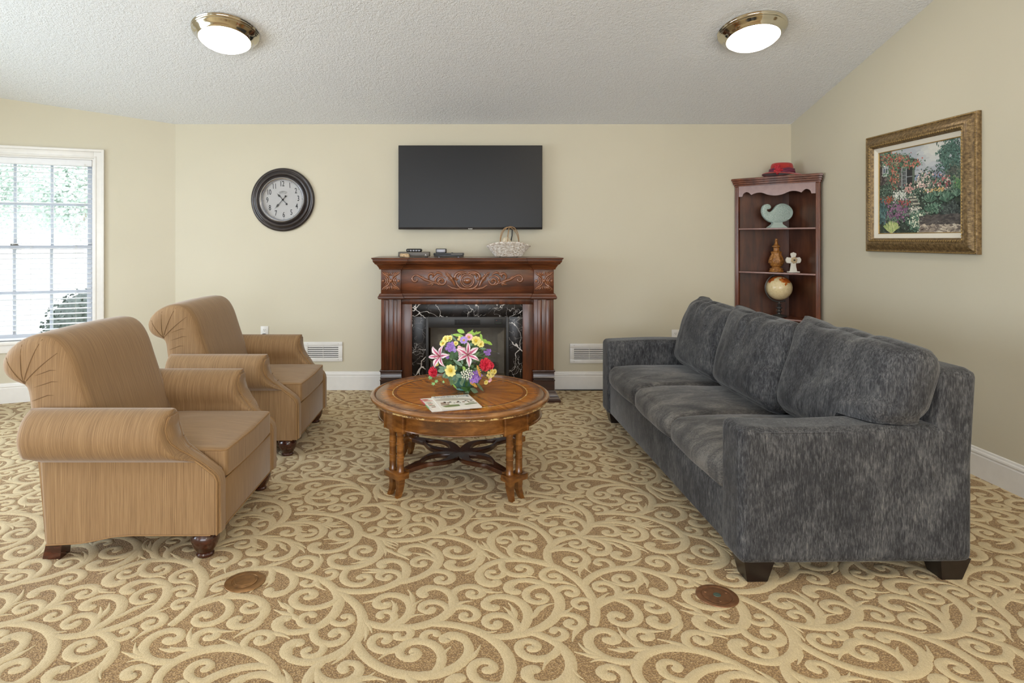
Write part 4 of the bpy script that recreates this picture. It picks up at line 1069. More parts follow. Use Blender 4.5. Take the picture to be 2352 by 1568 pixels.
# ------------------------------------------------------------------ corner shelf unit
M['cherry'] = wood('cherry_shelf_wood', rgb(72, 34, 20), rgb(108, 56, 32), rgb(134, 76, 46), (20, 20, 3), .3, .35)
M['cherry_dark'] = wood('cherry_back_panel', rgb(52, 26, 16), rgb(82, 44, 26), rgb(106, 62, 38), (16, 16, 2.5), .4, .2)
M['cherry_edge'] = plain('glossy_cherry_edge', rgb(150, 118, 112), .2, var=.1, Coat_Weight=.5)
PL = Vector((2.475, 5.805)); PR = Vector((2.965, 5.285)); CW = (PR - PL).length; cx_ = (PR - PL).normalized(); cy_ = Vector((cx_.y, -cx_.x))
if cy_.y > 0: cy_ = -cy_
ca_ = math.atan2(cx_.y, cx_.x)
cab = thing('corner_shelf', 'tall cherry wood corner shelf with a scalloped top rail', 'shelf', (PL.x, PL.y, 0), ca_)
# local x along the front (0..CW), y positive towards the corner
H = 1.94; DEP = CW / 2 + .0
S_SH = [.10, .30, .695, 1.095, 1.487]
for z in S_SH + [1.885]:
    mb = MB(); mb.prism([(.03, .012), (CW - .03, .012), (CW - .055, .06), (CW / 2 + .0, DEP - .07), (.055, .06)], z - .010, z)
    mb.build('shelf_board', M['cherry'], cab, smooth=20)
for z in S_SH[2:]:
    mb = MB(); mb.box(.028, CW - .028, .004, .018, z - .0135, z + .001, bev=.004); mb.build('shelf_edge', M['cherry_edge'], cab)
for sx in (0, 1):      # two back panels meeting in the corner
    a = Vector((.02, .035)) if sx == 0 else Vector((CW - .02, .035)); b = Vector((CW / 2, DEP - .045)); d = (b - a).normalized(); n = Vector((-d.y, d.x)) * .008
    if n.y < 0: n = -n
    mb = MB(); mb.prism([(a.x, a.y), (b.x, b.y), (b.x + n.x * 0, b.y + .012), (a.x + n.x, a.y + n.y)], .06, 1.90)
    mb.build('back_panel', M['cherry_dark'], cab, smooth=15)
for x0 in (0.0, CW - .034):
    mb = MB(); mb.box(x0, x0 + .034, -.002, .03, .0, 1.89, bev=.003)
    for q in (.008, .017, .026): mb.tube([(x0 + q, -.002, .05), (x0 + q, -.002, 1.86)], .0032, 6)
    mb.build('front_stile', M['cherry'], cab)
mb = MB()
for z0, z1, o in ((1.868, 1.884, .006), (1.884, 1.902, .014), (1.902, 1.92, .020), (1.92, 1.94, .028)):
    P = [(-o, .03), (-o, -o * .6), (0 + .01, -o - .004), (CW - .01, -o - .004), (CW + o, -o * .6), (CW + o, .03), (CW / 2 + .02, DEP - .035), (CW / 2 - .02, DEP - .035)]
    P = [(max(-.012, min(CW + .014, x)) if y > 0 else x, y) for x, y in P]
    mb.prism(P, z0 + .001, z1, bev=.004)
mb.build('cornice', M['cherry'], cab, smooth=25)
# scalloped rail
N = 80; top = []; bot = []
for i in range(N + 1):
    q = i / N; x = .034 + (CW - .068) * q; u = abs(q - .5) * 2
    if u > .88: z = 1.775 if u > .885 else 1.79
    elif u > .66: z = 1.785 + .030 * math.sin(PI * (u - .66) / .24) ** .7
    elif u > .24: z = 1.785 + .022 * math.sin(PI * (u - .24) / .42) ** .8 * (1 - .2 * u)
    else: z = 1.786 - .014 * math.cos(PI * u / .48)
    bot.append((x, z)); top.append((x, 1.87))
mb = MB(); R_ = []
for (x, z), (x2, z2) in zip(bot, top): R_.append([(x, .001, z), (x, .001, z2), (x, .017, z2), (x, .017, z)])
mb.loft(R_); mb.build('scalloped_rail', M['cherry_edge'], cab, smooth=30)
def cpos(x, y, z):   # world position from shelf-local coordinates
    p = PL + cx_ * x - cy_ * y; return (p.x, p.y, z)

# red hat on top
M['red_felt'] = plain('red_felt', rgb(172, 44, 38), .85, var=.12, vs=50, Sheen_Weight=.3)
M['plum'] = plain('plum_ribbon', rgb(112, 44, 70), .6, var=.25, vs=30); M['rose'] = plain('red_cloth_rose', rgb(176, 36, 50), .7, var=.25, vs=50)
hat = thing('hat', 'red brimmed hat with a plum band on top of the corner shelf', 'hat', cpos(.365, .125, 1.943))
rings = []
for r, z in ((.155, .010), (.168, .004), (.172, .002), (.170, .006), (.15, .012), (.115, .014), (.103, .018), (.100, .035), (.098, .06), (.094, .085), (.086, .100), (.070, .106), (.04, .105), (.001, .103)):
    rings.append([(r * math.cos(a) * .98, r * math.sin(a) * .78, z + .017 + (.012 * math.sin(a * 2 + .6) + .004 * math.sin(3 * a)) * (r > .12)) for a in [2 * PI * k / 48 for k in range(48)]])
mb = MB(); mb.loft(rings, True, True); mb.build('crown_and_brim', M['red_felt'], hat, smooth=60)
mb = MB()
for j in range(3): mb.tube([((.104 - .002 * j) * math.cos(a), (.104 - .002 * j) * .8 * math.sin(a), .041 + .012 * j + .004 * math.sin(5 * a + j)) for a in [2 * PI * k / 40 for k in range(40)]], .0085, 8, closed=True)
mb.build('hat_band', M['plum'], hat, smooth=60)
mb = MB(); rg = random.Random(4)
for i in range(16):
    a = i * 2.4; rr = .004 + .0022 * i; c = Vector((-.078 + rr * math.cos(a), -.088 - .012 + .0009 * i, .060 + rr * math.sin(a))); 
    mb.ball(c, .013, 8, sc3=(1.1, .45, .9))
mb.build('cloth_rose', M['rose'], hat, smooth=60)

# pale green paisley sculpture
def glaze(name, a, b, scale, bs=.6):
    t = NT(name); v = t.coord(); vo = t('ShaderNodeTexVoronoi'); vo.inputs['Scale'].default_value = scale; t.l.new(v, vo.inputs['Vector'])
    t.bump(vo.outputs['Distance'], bs, .004); return t.set(t.ramp(vo.outputs['Distance'], [(.1, a), (.6, b)]), .45)
M['celadon'] = plain('celadon_glaze', rgb(186, 202, 194), .4, var=.04); M['celadon_relief'] = glaze('celadon_relief', rgb(206, 218, 212), rgb(164, 184, 176), 120)
ps = thing('paisley_sculpture', 'pale green paisley sculpture on the upper open shelf', 'sculpture', cpos(.32, .13, 1.489), 0)
def pz(px, py): return ((px - 245) * .00071, (py - 385) * -.00071 * 1.0)   # sketch units
OUT = [(160, 318), (110, 290), (70, 245), (52, 200), (50, 155), (62, 115), (85, 90), (115, 82), (145, 90), (163, 112), (160, 138), (140, 152), (118, 148), (108, 155), (115, 172), (140, 185), (165, 180), (190, 160), (215, 125), (245, 92), (285, 76), (325, 76), (370, 90), (410, 120), (436, 160), (440, 205), (422, 250), (385, 285), (330, 310), (260, 320)]
O2 = smooth_closed([pz(*p) for p in OUT], 2)
RY = Matrix(((1, 0, 0, 0), (0, 0, -1, 0), (0, 1, 0, 0), (0, 0, 0, 1)))   # sketch plane upright, facing -y
mb = MB(); Oi = poly_offset(O2, .006); Oj = poly_offset(O2, .002)
mb.loft([[(x, y, z) for x, y in P] for P, z in ((Oi, -.021), (Oj, -.019), (O2, -.014), (O2, .014), (Oj, .019), (Oi, .021))], M=RY); body = mb.build('body', M['celadon_relief'], ps, smooth=50)
mb = MB()
for off, r in ((.010, .0022), (.021, .0018)):
    mb.tube([RY @ Vector((x, y, .0215)) for x, y in poly_offset(O2, off)][6:-2], r, 6)
mb.build('relief_border', M['celadon'], body, smooth=60)
mb = MB()
mb.lathe([(.085, 0), (.086, .004), (.080, .009), (.060, .024), (.046, .036), (.047, .041), (.047, .047), (.044, .050)], n=4, M=Matrix.Diagonal((1.28, .62, 1, 1)) @ Matrix.Rotation(PI / 4, 4, 'Z')); mb.build('pedestal', M['celadon'], ps, smooth=20)

# carved finial bottle
t = NT('carved_honey_wood'); v = t.coord((1, 1, 1)); n = t.noise(v, 40, 3, .6, 1.5); t.bump(n, .8, .006)
M['honey'] = t.set(t.ramp(n, [(.3, rgb(104, 62, 24)), (.5, rgb(158, 104, 48)), (.7, rgb(192, 138, 72))]), .35, Coat_Weight=.2)
fi = thing('carved_finial', 'brown carved wooden finial on the middle shelf', 'finial', cpos(.315, .13, 1.097))
mb = MB(); mb.lathe([(.058, 0), (.060, .004), (.060, .010), (.052, .014), (.055, .02), (.054, .028), (.044, .034), (.034, .038), (.034, .044)], n=40); b_ = mb.build('base', M['honey'], fi, smooth=40)
mb = MB()
prof = [(.036, .042), (.048, .055), (.058, .078), (.060, .10), (.055, .125), (.042, .152), (.040, .160), (.044, .170), (.046, .178), (.034, .184)]
rings = [[((r + .0035 * math.cos(8 * a) * math.sin(PI * (z - .04) / .15)) * math.cos(a), (r + .0035 * math.cos(8 * a) * math.sin(PI * (z - .04) / .15)) * math.sin(a), z) for a in [2 * PI * k / 64 for k in range(64)]] for r, z in prof]
mb.loft(rings)
for k_ in range(4):
    a0 = k_ * PI / 2 + PI / 4 - .0
    for s in (-1, 1):
        pts = []
        for q in range(22):
            th = q * .42; rr = .020 * (1 - q / 24)
            aa = a0 + s * (.42 - rr * math.cos(th) / .058) ; pts.append(((.0615) * math.cos(aa), .0615 * math.sin(aa), .088 + rr * math.sin(th)))
        mb.tube(pts, .0024, 6)
mb.build('vase_body', M['honey'], fi, smooth=50)
mb = MB(); mb.lathe([(.032, .180), (.026, .186), (.024, .20), (.026, .214), (.022, .216), (.036, .224), (.036, .228), (.022, .238), (.014, .252), (.011, .268), (.014, .272), (.014, .278), (.010, .281), (.012, .288), (.009, .296), (.001, .299)], n=36); mb.build('stopper', M['honey'], fi, smooth=40)

# white cross
M['ivory'] = plain('ivory_glaze', rgb(226, 222, 210), .4, var=.03); M['tan_petal'] = plain('tan_petal', rgb(190, 168, 132), .6)
cr = thing('cross_figurine', 'small white standing cross with a tan flower on the middle shelf', 'figurine', cpos(.475, .085, 1.097), 0)
mb = MB()
P = [(-.030, .010), (-.020, .062), (-.021, .088), (-.028, .080), (-.056, .084), (-.064, .098), (-.066, .110), (-.064, .120), (-.054, .134), (-.028, .130), (-.016, .130), (-.016, .134), (-.024, .158), (-.020, .170), (-.010, .172), (0, .177), (.010, .172), (.020, .170), (.024, .158), (.016, .134), (.016, .130), (.028, .130), (.054, .134), (.064, .120), (.066, .110), (.064, .098), (.056, .084), (.028, .080), (.021, .088), (.020, .062), (.030, .010)]
mb.prism(P, -.008, .008, M=RY, bev=.003); mb.build('cross_body', M['ivory'], cr, smooth=30)
mb = MB(); mb.box(-.046, .046, -.024, .024, 0, .011, bev=.003); mb.build('base', M['ivory'], cr)
mb = MB()
for k_ in range(6):
    a = k_ * PI / 3 + .3; mb.ball((.016 * math.cos(a), -.012, .108 + .016 * math.sin(a)), .014, 10, sc3=(1, .35, 1))
fl_ = mb.build('flower', M['tan_petal'], cr, smooth=60)
mb = MB(); mb.ball((0, -.019, .108), .0075, 12); mb.build('center_bead', M['bezel'], fl_, smooth=60)

# globe
t = NT('antique_globe'); v = t.coord((1, 1, 1)); n = t.noise(v, 9, 4, .55); n2 = t.noise(v, 70, 4, .7)
base = t.ramp(n2, [(.3, rgb(212, 190, 142)), (.6, rgb(230, 212, 168)), (.8, rgb(176, 146, 96))])
land = t.ramp(t.noise(v, 22, 3), [(.35, rgb(160, 60, 22)), (.6, rgb(198, 112, 44)), (.8, rgb(206, 160, 90))])
sx = t('ShaderNodeSeparateXYZ'); t.l.new(v, sx.inputs[0])
msk = t.math('GREATER_THAN', t.math('ADD', n, t.math('MULTIPLY', sx.outputs[2], 2.4)), .66)
M['globe'] = t.set(t.mix(base, land, msk), .3, Coat_Weight=.4)
M['iron'] = plain('dark_pewter', rgb(84, 82, 80), .38, .6)
GZ = .257; gl = thing('globe', 'cream and rust globe on a dark stand, on the lower open shelf', 'globe', cpos(.34, .13, .697))
tilt = Matrix.Rotation(math.radians(-24), 4, 'Y')
mb = MB(); mb.ball((0, 0, 0), .108, 48); g = mb.build('sphere', M['globe'], gl, smooth=60); g.location = (0, 0, GZ); g.rotation_euler = (0, math.radians(-24), 0)
mb = MB(); pts = [(-.124 * math.sin(a), 0, .124 * math.cos(a)) for a in [math.radians(x) for x in range(-2, 183, 7)]]
Tm = Matrix.Translation((0, 0, GZ)) @ tilt
mb.tube(pts, .0065, 8, M=Tm, flat=.7, up=(0, 1, 0)); mb.tube([(0, 0, .106), (0, 0, .134)], .003, 8, M=Tm); mb.tube([(0, 0, -.106), (0, 0, -.14)], .003, 8, M=Tm); mb.build('meridian_arc', M['iron'], gl, smooth=50)
mb = MB(); mb.lathe([(.062, 0), (.064, .006), (.058, .012), (.030, .018), (.014, .024), (.012, .034), (.020, .040), (.022, .048), (.014, .056), (.012, .064), (.018, .070), (.026, .076), (.026, .082), (.016, .088), (.010, .094), (.016, .102), (.018, .108), (.010, .114), (.005, .120), (.005, .134)], n=32); mb.build('stand', M['iron'], gl, smooth=40)

# ------------------------------------------------------------------ framed garden painting on the right wall
# local frame: a = along the wall towards the camera, b = up, c = out of the wall
PA0, PA1, PB0, PB1 = 4.69, 3.67, 1.297, 2.137
PW_, PH_ = PA0 - PA1, PB1 - PB0
PM = Matrix(((0, 0, -1, RX - .001), (-1, 0, 0, PA0), (0, 1, 0, PB0), (0, 0, 0, 1)))
t = NT('antique_gold_frame'); v = t.coord(); n = t.noise(v, 60, 3)
M['gold'] = t.set(t.ramp(n, [(.3, rgb(84, 66, 42)), (.55, rgb(128, 104, 68)), (.75, rgb(158, 134, 94))]), .42, .35)
M['gold_bright'] = plain('bright_gold_fillet', rgb(176, 146, 88), .35, .5)
M['linen'] = plain('ivory_linen_liner', rgb(222, 216, 202), .9, var=.03, vs=200)
pic = thing('framed_painting', 'gold-framed painting of a cottage garden on the right wall', 'painting', (0, 0, 0))
def mitre(mb, prof, W, Hh, M_):
    """prof: (inset from outer edge, height) swept round a rectangle"""
    rings = [[(i, i, h) for i, h in prof], [(W - i, i, h) for i, h in prof], [(W - i, Hh - i, h) for i, h in prof], [(i, Hh - i, h) for i, h in prof]]
    rings.append(rings[0]); mb.loft(rings, False, False, True, M=M_)
mb = MB(); mitre(mb, [(0, 0), (0, .022), (.004, .030), (.012, .032), (.016, .028), (.020, .028), (.024, .033), (.034, .040), (.048, .050), (.062, .056), (.070, .052), (.073, .054), (.080, .056), (.087, .050), (.089, .044), (.094, .040), (.098, .030), (.098, 0)], PW_, PH_, PM)
fr = mb.build('frame', M['gold'], pic, smooth=40)
mb = MB(); mb2 = MB()
def along(i, step):
    L = [((i, i), (PW_ - i, i)), ((PW_ - i, i), (PW_ - i, PH_ - i)), ((PW_ - i, PH_ - i), (i, PH_ - i)), ((i, PH_ - i), (i, i))]
    for (p, q) in L:
        d = Vector(q) - Vector(p); n_ = int(d.length / step)
        for k_ in range(n_): yield Vector(p) + d * ((k_ + .5) / n_), math.atan2(d.y, d.x)
for p, a in along(.048, .0135): # gadroon ridges across the cove
    mb.ball((0, 0, 0), 1, 6, M=PM @ Matrix.Translation((p.x, p.y, .044)) @ Matrix.Rotation(a, 4, 'Z') @ Matrix.Rotation(.46, 4, 'X') @ Matrix.Diagonal((.0048, .022, .0055, 1)))
for p, a in along(.080, .019): mb2.ball((0, 0, 0), 1, 6, M=PM @ Matrix.Translation((p.x, p.y, .054)) @ Matrix.Rotation(a + .5, 4, 'Z') @ Matrix.Diagonal((.0080, .0045, .0045, 1)))
for p, a in along(.008, .010): mb2.ball((0, 0, 0), 1, 6, M=PM @ Matrix.Translation((p.x, p.y, .031)) @ Matrix.Rotation(a, 4, 'Z') @ Matrix.Diagonal((.0035, .0035, .003, 1)))
mb.build('gadrooned_cove', M['gold'], fr, smooth=60); mb2.build('beading', M['gold_bright'], fr, smooth=60)
mb = MB(); mitre(mb, [(.096, .0), (.096, .030), (.100, .030), (.130, .018), (.130, .0)], PW_, PH_, PM); mb.build('liner', M['linen'], pic, smooth=20)
mb = MB(); mitre(mb, [(.128, .0), (.128, .019), (.131, .020), (.134, .016), (.134, .0)], PW_, PH_, PM); mb.build('fillet', M['gold_bright'], pic, smooth=20)
# the painted canvas: dabs of paint with their own colours
CWd, CHt = PW_ - .264, PH_ - .264
rp = random.Random(11); Vp = []; Fp = []; Cp = []
zl = [0.0]
def dab(u, v, L, W_, ang, col, jit=.08):
    """one brush stroke; u,v in 0..1 of canvas, sizes in fraction of canvas width"""
    u = max(0, min(1, u)); v = max(0, min(1, v)); k_ = 1 + rp.uniform(-jit, jit)
    c = tuple(lin(max(0, min(255, x * k_))) for x in col) + (1,)
    n0 = len(Vp); zl[0] += 2.2e-7; x, y = u * CWd, v * CHt; ca, sa = math.cos(ang), math.sin(ang)
    for a_, b_ in ((-1, 0), (-.5, -.85), (.5, -.85), (1, 0), (.5, .85), (-.5, .85)):
        X = x + (a_ * L * ca - b_ * W_ * sa) * CWd; Y = y + (a_ * L * sa + b_ * W_ * ca) * CWd
        X = max(0, min(CWd, X)); Y = max(0, min(CHt, Y)); Vp.append(PM @ Vector((.132 + X, .132 + Y, .0102 + zl[0])))
    Fp.append(tuple(range(n0, n0 + 6))); Cp.append(c)
def poly(P, col, z=None):
    n0 = len(Vp); zl[0] += 1e-5
    for u, v in P: Vp.append(PM @ Vector((.132 + u * CWd, .132 + v * CHt, .0102 + zl[0])))
    Fp.append(tuple(range(n0, n0 + len(P)))); Cp.append(tuple(lin(x) for x in col) + (1,))
def patch(uf, n, L, W_, cols, ang=(0, 2 * PI), jit=.12):
    for _ in range(n):
        u, v = uf(); dab(u, v, L * rp.uniform(.6, 1.3), W_ * rp.uniform(.6, 1.3), rp.uniform(*ang), rp.choice(cols), jit)
def blob(cu, cv, ru, rv): 
    def f():
        a = rp.uniform(0, 2 * PI); r = min(1.5, abs(rp.gauss(0, .42)) + .25 * rp.random() + .12); return cu + ru * r * math.cos(a), cv + rv * r * math.sin(a)
    return f
def rect(u0, u1, v0, v1): return lambda: (rp.uniform(u0, u1), rp.uniform(v0, v1))
poly([(0, 0), (1, 0), (1, 1), (0, 1)], (120, 132, 140))
for _ in range(900):
    u, v = rp.uniform(.2, 1), rp.uniform(.55, 1); cl = .5 + .5 * math.sin(u * 7 + v * 3) * math.cos(v * 9 - u * 3)
    dab(u, v, .05, .02, rp.uniform(-.3, .3), tuple(a + (b - a) * cl for a, b in zip((150, 160, 178), (214, 214, 206))), .03)
patch(rect(.45, 1, .56, .66), 160, .05, .008, [(138, 150, 176), (150, 162, 184), (122, 136, 158)], (-.1, .1), .05)   # distant water
patch(rect(.62, .9, .645, .675), 40, .05, .006, [(150, 150, 164)], (-.05, .2), .04)
patch(rect(0, 1, 0, .56), 1500, .03, .014, [(42, 58, 48), (54, 66, 58), (38, 46, 44), (60, 74, 66)])
# cottage
poly([(0, .30), (0, .97), (.34, .92), (.34, .30)], (74, 68, 66))
patch(rect(0, .33, .35, .9), 600, .022, .012, [(92, 84, 82), (70, 64, 66), (112, 104, 100), (56, 52, 52)])
poly([(.20, .93), (.52, .845), (.52, .815), (.20, .885)], (46, 48, 52))
poly([(.43, .82), (.47, .82), (.47, .45), (.43, .45)], (96, 108, 96)); poly([(.36, .80), (.44, .80), (.44, .44), (.36, .44)], (40, 42, 46))
poly([(.30, .79), (.37, .79), (.37, .44), (.30, .44)], (150, 156, 158)); poly([(.315, .77), (.355, .77), (.355, .55), (.315, .55)], (58, 64, 66))
for k_ in range(4): poly([(.315, .59 + .045 * k_), (.355, .59 + .045 * k_), (.355, .596 + .045 * k_), (.315, .596 + .045 * k_)], (150, 156, 158))
poly([(.332, .77), (.338, .77), (.338, .55), (.332, .55)], (150, 156, 158)); poly([(.37, .655), (.44, .655), (.44, .665), (.37, .665)], (140, 146, 150))
poly([(.04, .89), (.125, .885), (.125, .73), (.04, .73)], (196, 200, 200)); poly([(.052, .875), (.113, .87), (.113, .745), (.052, .745)], (96, 106, 116))
poly([(.079, .875), (.086, .875), (.086, .745), (.079, .745)], (200, 204, 204)); poly([(.052, .80), (.113, .80), (.113, .808), (.052, .808)], (200, 204, 204))
patch(blob(.066, .84, .012, .03), 20, .008, .004, [(220, 224, 226)]); patch(blob(.10, .84, .012, .03), 20, .008, .004, [(220, 224, 226)])
patch(blob(.08, .72, .05, .02), 60, .010, .006, [(190, 200, 190), (90, 124, 100)])
# climbing roses over roof and door
for f_, n_ in ((blob(.22, .88, .20, .07), 700), (blob(.20, .70, .08, .17), 500), (blob(.42, .80, .13, .05), 300), (blob(.10, .95, .10, .05), 200)):
    patch(f_, n_, .011, .006, [(72, 104, 80), (96, 130, 100), (48, 74, 60), (120, 148, 124)]); patch(f_, n_ // 5, .008, .006, [(176, 84, 76), (196, 116, 100), (204, 140, 120), (150, 60, 60)])
# tree at right
patch(blob(.88, .82, .13, .17), 1300, .013, .006, [(60, 92, 84), (80, 112, 100), (96, 128, 118), (46, 70, 66)]); patch(blob(.92, .62, .09, .10), 500, .013, .006, [(54, 74, 66), (86, 104, 92), (120, 126, 112)])
for k_ in range(6): dab(.88 + .012 * k_, .66, .004, .04, 0, (60, 60, 60))
patch(blob(.93, .50, .09, .07), 400, .014, .006, [(98, 140, 92), (76, 118, 84), (120, 156, 104)])
# steps
for k_, (u, v, w) in enumerate(((.42, .445, .05), (.425, .415, .055), (.44, .38, .065), (.45, .335, .07), (.47, .285, .08), (.53, .22, .12))):
    patch(rect(u - w, u + w, v - .008, v + .008), 60, .02, .006, [(178, 176, 158), (196, 192, 170), (150, 150, 138)], (-.1, .1)); patch(rect(u - w, u + w, v - .026, v - .012), 40, .02, .006, [(84, 84, 82), (66, 68, 66)], (-.1, .1))
# flowering bushes
def bush(cu, cv, ru, rv, n_, greens, flw, nf_, L=.012):
    patch(blob(cu, cv, ru, rv), n_, L, L * .45, greens)
    if flw: patch(blob(cu, cv + rv * .15, ru, rv * .9), nf_, .0085, .0075, flw)
G1 = [(50, 72, 62), (70, 96, 82), (98, 122, 106), (40, 54, 50), (120, 140, 124)]; G2 = [(62, 94, 78), (90, 124, 104), (122, 150, 130), (48, 72, 62)]
bush(.60, .55, .14, .15, 800, G1, [(214, 196, 188), (200, 160, 156), (222, 210, 196)], 120)
bush(.80, .52, .14, .11, 700, G1, [(140, 70, 80), (176, 110, 110), (196, 180, 170)], 90)
bush(.40, .50, .07, .07, 250, G1, [(196, 140, 136), (210, 170, 160)], 80)
bush(.27, .42, .13, .10, 600, G1, [(206, 210, 200), (222, 222, 214)], 150); bush(.10, .40, .10, .08, 400, G1, [(150, 70, 54), (176, 92, 66)], 120)
bush(.08, .52, .09, .09, 350, G1, None, 0); bush(.33, .34, .09, .05, 250, G1, [(176, 76, 72)], 60)
bush(.22, .24, .21, .14, 1300, G1, [(140, 96, 130), (160, 116, 150), (110, 72, 106)], 230)
bush(.04, .26, .06, .14, 350, [(70, 100, 104), (96, 130, 128), (50, 72, 74)], None, 0, .018)
bush(.47, .24, .06, .06, 250, G1, [(212, 206, 196)], 90); bush(.50, .13, .12, .12, 700, G2, [(220, 222, 200)], 60)
for cu, cv, r_ in ((.66, .38, .11), (.84, .37, .12), (.74, .44, .10), (.95, .42, .08)):
    for _ in range(330):
        a = rp.uniform(.3, 2.85); l = rp.uniform(.3, 1) * r_; dab(cu + .6 * l * math.cos(a), cv - .04 + .8 * l * math.sin(a), .022, .004, a, rp.choice(G2), .14)
patch(rect(.58, .82, .45, .49), 40, .007, .006, [(206, 168, 112), (214, 186, 130)])
bush(.72, .27, .12, .06, 450, G2, None, 0); bush(.88, .24, .12, .08, 400, [(60, 72, 70), (84, 96, 92), (46, 54, 54)], None, 0)
patch(rect(.55, 1, 0, .15), 500, .03, .012, [(150, 138, 124), (186, 174, 156), (120, 108, 100), (204, 196, 180)], (-.3, .3)); patch(rect(.55, 1, .10, .19), 200, .03, .010, [(70, 66, 66), (92, 86, 84)], (-.3, .5))
for _ in range(300):
    a = rp.uniform(.5, 2.6); l = rp.uniform(.2, 1) * .12; dab(.17 + l * math.cos(a), .0 + l * math.sin(a) * 1.1, .022, .004, a, rp.choice([(176, 190, 120), (140, 164, 104), (204, 208, 150)]), .1)
me = bpy.data.meshes.new('canvas'); me.from_pydata(Vp, [], Fp)
ca_t = me.color_attributes.new('paint', 'FLOAT_COLOR', 'CORNER'); cols = np.array([c for f, c in zip(Fp, Cp) for _ in f], np.float32); ca_t.data.foreach_set('color', cols.ravel())
t = NT('oil_paint'); at = t('ShaderNodeAttribute', attribute_name='paint'); t.set(at.outputs['Color'], .5); me.materials.append(t.mat)
cv = bpy.data.objects.new('canvas', me); COL.objects.link(cv); cv.parent = pic
mb = MB(); mb.box(.13, PW_ - .13, .13, PH_ - .13, .0, .0095, M=PM); mb.build('canvas_board', M['linen'], pic)
# ------------------------------------------------------------------ things on the mantel
MZ = 1.2295
def mx(px, d=5.55): return (px - 1070) * d / 1450
M['box_grey'] = plain('taupe_plastic', rgb(92, 86, 78), .35, var=.05); M['silver_grey'] = plain('silver_grey_plastic', rgb(150, 150, 156), .3, .3)
b1 = thing('set_top_box', 'flat taupe-grey media box at the left end of the mantel', 'media box', (mx(951), 5.60, MZ))
mb = MB(); mb.box(-.136, .136, -.085, .085, .006, .047, bev=.004); mb.build('case', M['box_grey'], b1)
mb = MB(); mb.loft([[(.104 + x, -.0858, .020 + z) for x, z in ((-.006, 0), (.006, 0), (0, .010))], [(.104 + x, -.0852, .020 + z) for x, z in ((-.006, 0), (.006, 0), (0, .010))]]); mb.box(.096, .112, -.0858, -.085, .014, .0155); mb.build('front_marking', M['white_plastic'], b1, smooth=0)
for x in (-.11, .11):
    mb = MB(); mb.lathe([(.012, 0), (.012, .0065)], (x, -.06, 0), 16); mb.build('foot', M['black_plastic'], b1)
r1 = thing('network_hub', 'small rounded dark hub with pale front ports, on the taupe media box', 'network hub', (mx(951.5, 5.6), 5.605, MZ + .0472))
mb = MB(); vs, fs = soft_box(.070, .045, .0135, .012, None, 10); mb.add([v + Vector((0, 0, .0137)) for v in vs], fs); mb.build('case', M['black_plastic'], r1)
for i in range(5):
    mb = MB(); mb.box(-.052 + .0245 * i - .008, -.052 + .0245 * i + .008, -.0462, -.044, .005, .017, bev=.001); mb.build('port', M['silver_grey'] if i else M['box_grey'], r1)
b2 = thing('disc_player', 'flat glossy black disc player beside the taupe media box', 'disc player', (mx(1031), 5.60, MZ))
mb = MB(); mb.box(-.130, .130, -.09, .09, .006, .022, bev=.002); mb.box(-.133, .133, -.0945, .085, .0205, .037, bev=.003); mb.build('case', M['black_plastic'], b2)
mb = MB(); mb.box(.02, .12, -.0953, -.094, .024, .033); mb.box(-.12, -.09, -.0953, -.094, .027, .029); mb.build('display_panel', M['box_grey'], b2)
mb = MB(); mb.lathe([(.009, .0368), (.009, .041), (.006, .042)], (.028, -.03, 0), 16); mb.build('power_button', M['black_plastic'], b2)
for x in (-.085, .085):
    mb = MB(); mb.lathe([(.012, 0), (.012, .0065)], (x, -.06, 0), 16); mb.build('foot', M['silver_grey'], b2)
b3 = thing('streaming_box', 'small silver-fronted black cube box on the disc player', 'media box', (mx(1013.5, 5.6), 5.61, MZ + .0374))
mb = MB(); vs, fs = soft_box(.047, .045, .0185, .006, None, 10); mb.add([v + Vector((0, 0, .0187)) for v in vs], fs); mb.build('case', M['black_plastic'], b3)
mb = MB(); mb.box(-.040, .036, -.0458, -.0445, .004, .033, bev=.001); mb.build('front_panel', M['silver_grey'], b3)
t = NT('tan_shell_stone'); n = t.noise(t.coord(), 70, 4, .7); t.bump(n, .5, .004); M['shell'] = t.set(t.ramp(n, [(.3, rgb(120, 84, 52)), (.5, rgb(206, 174, 132)), (.7, rgb(236, 216, 184))]), .5)
st = thing('stone_ornament', 'small tan stone ornament in front of the taupe media box', 'ornament', (mx(930, 5.47), 5.475, MZ))
mb = MB()
def stone(q, p): return q * (1 + .22 * noise.noise(q * 30)) + Vector((0, 0, .0))
vs, fs = soft_box(.043, .017, .0165, .012, stone, 16); lo = min(v.z for v in vs); mb.add([v - Vector((0, 0, lo)) for v in vs], fs); mb.build('carved_stone', M['shell'], st, smooth=60)
mb = MB(); mb.ball((.012, -.014, .018), .013, 14, sc3=(1, .5, 1)); mb.ball((-.016, -.013, .016), .011, 14, sc3=(1, .5, 1)); mb.build('shell_disc', M['shell'], st, smooth=60)

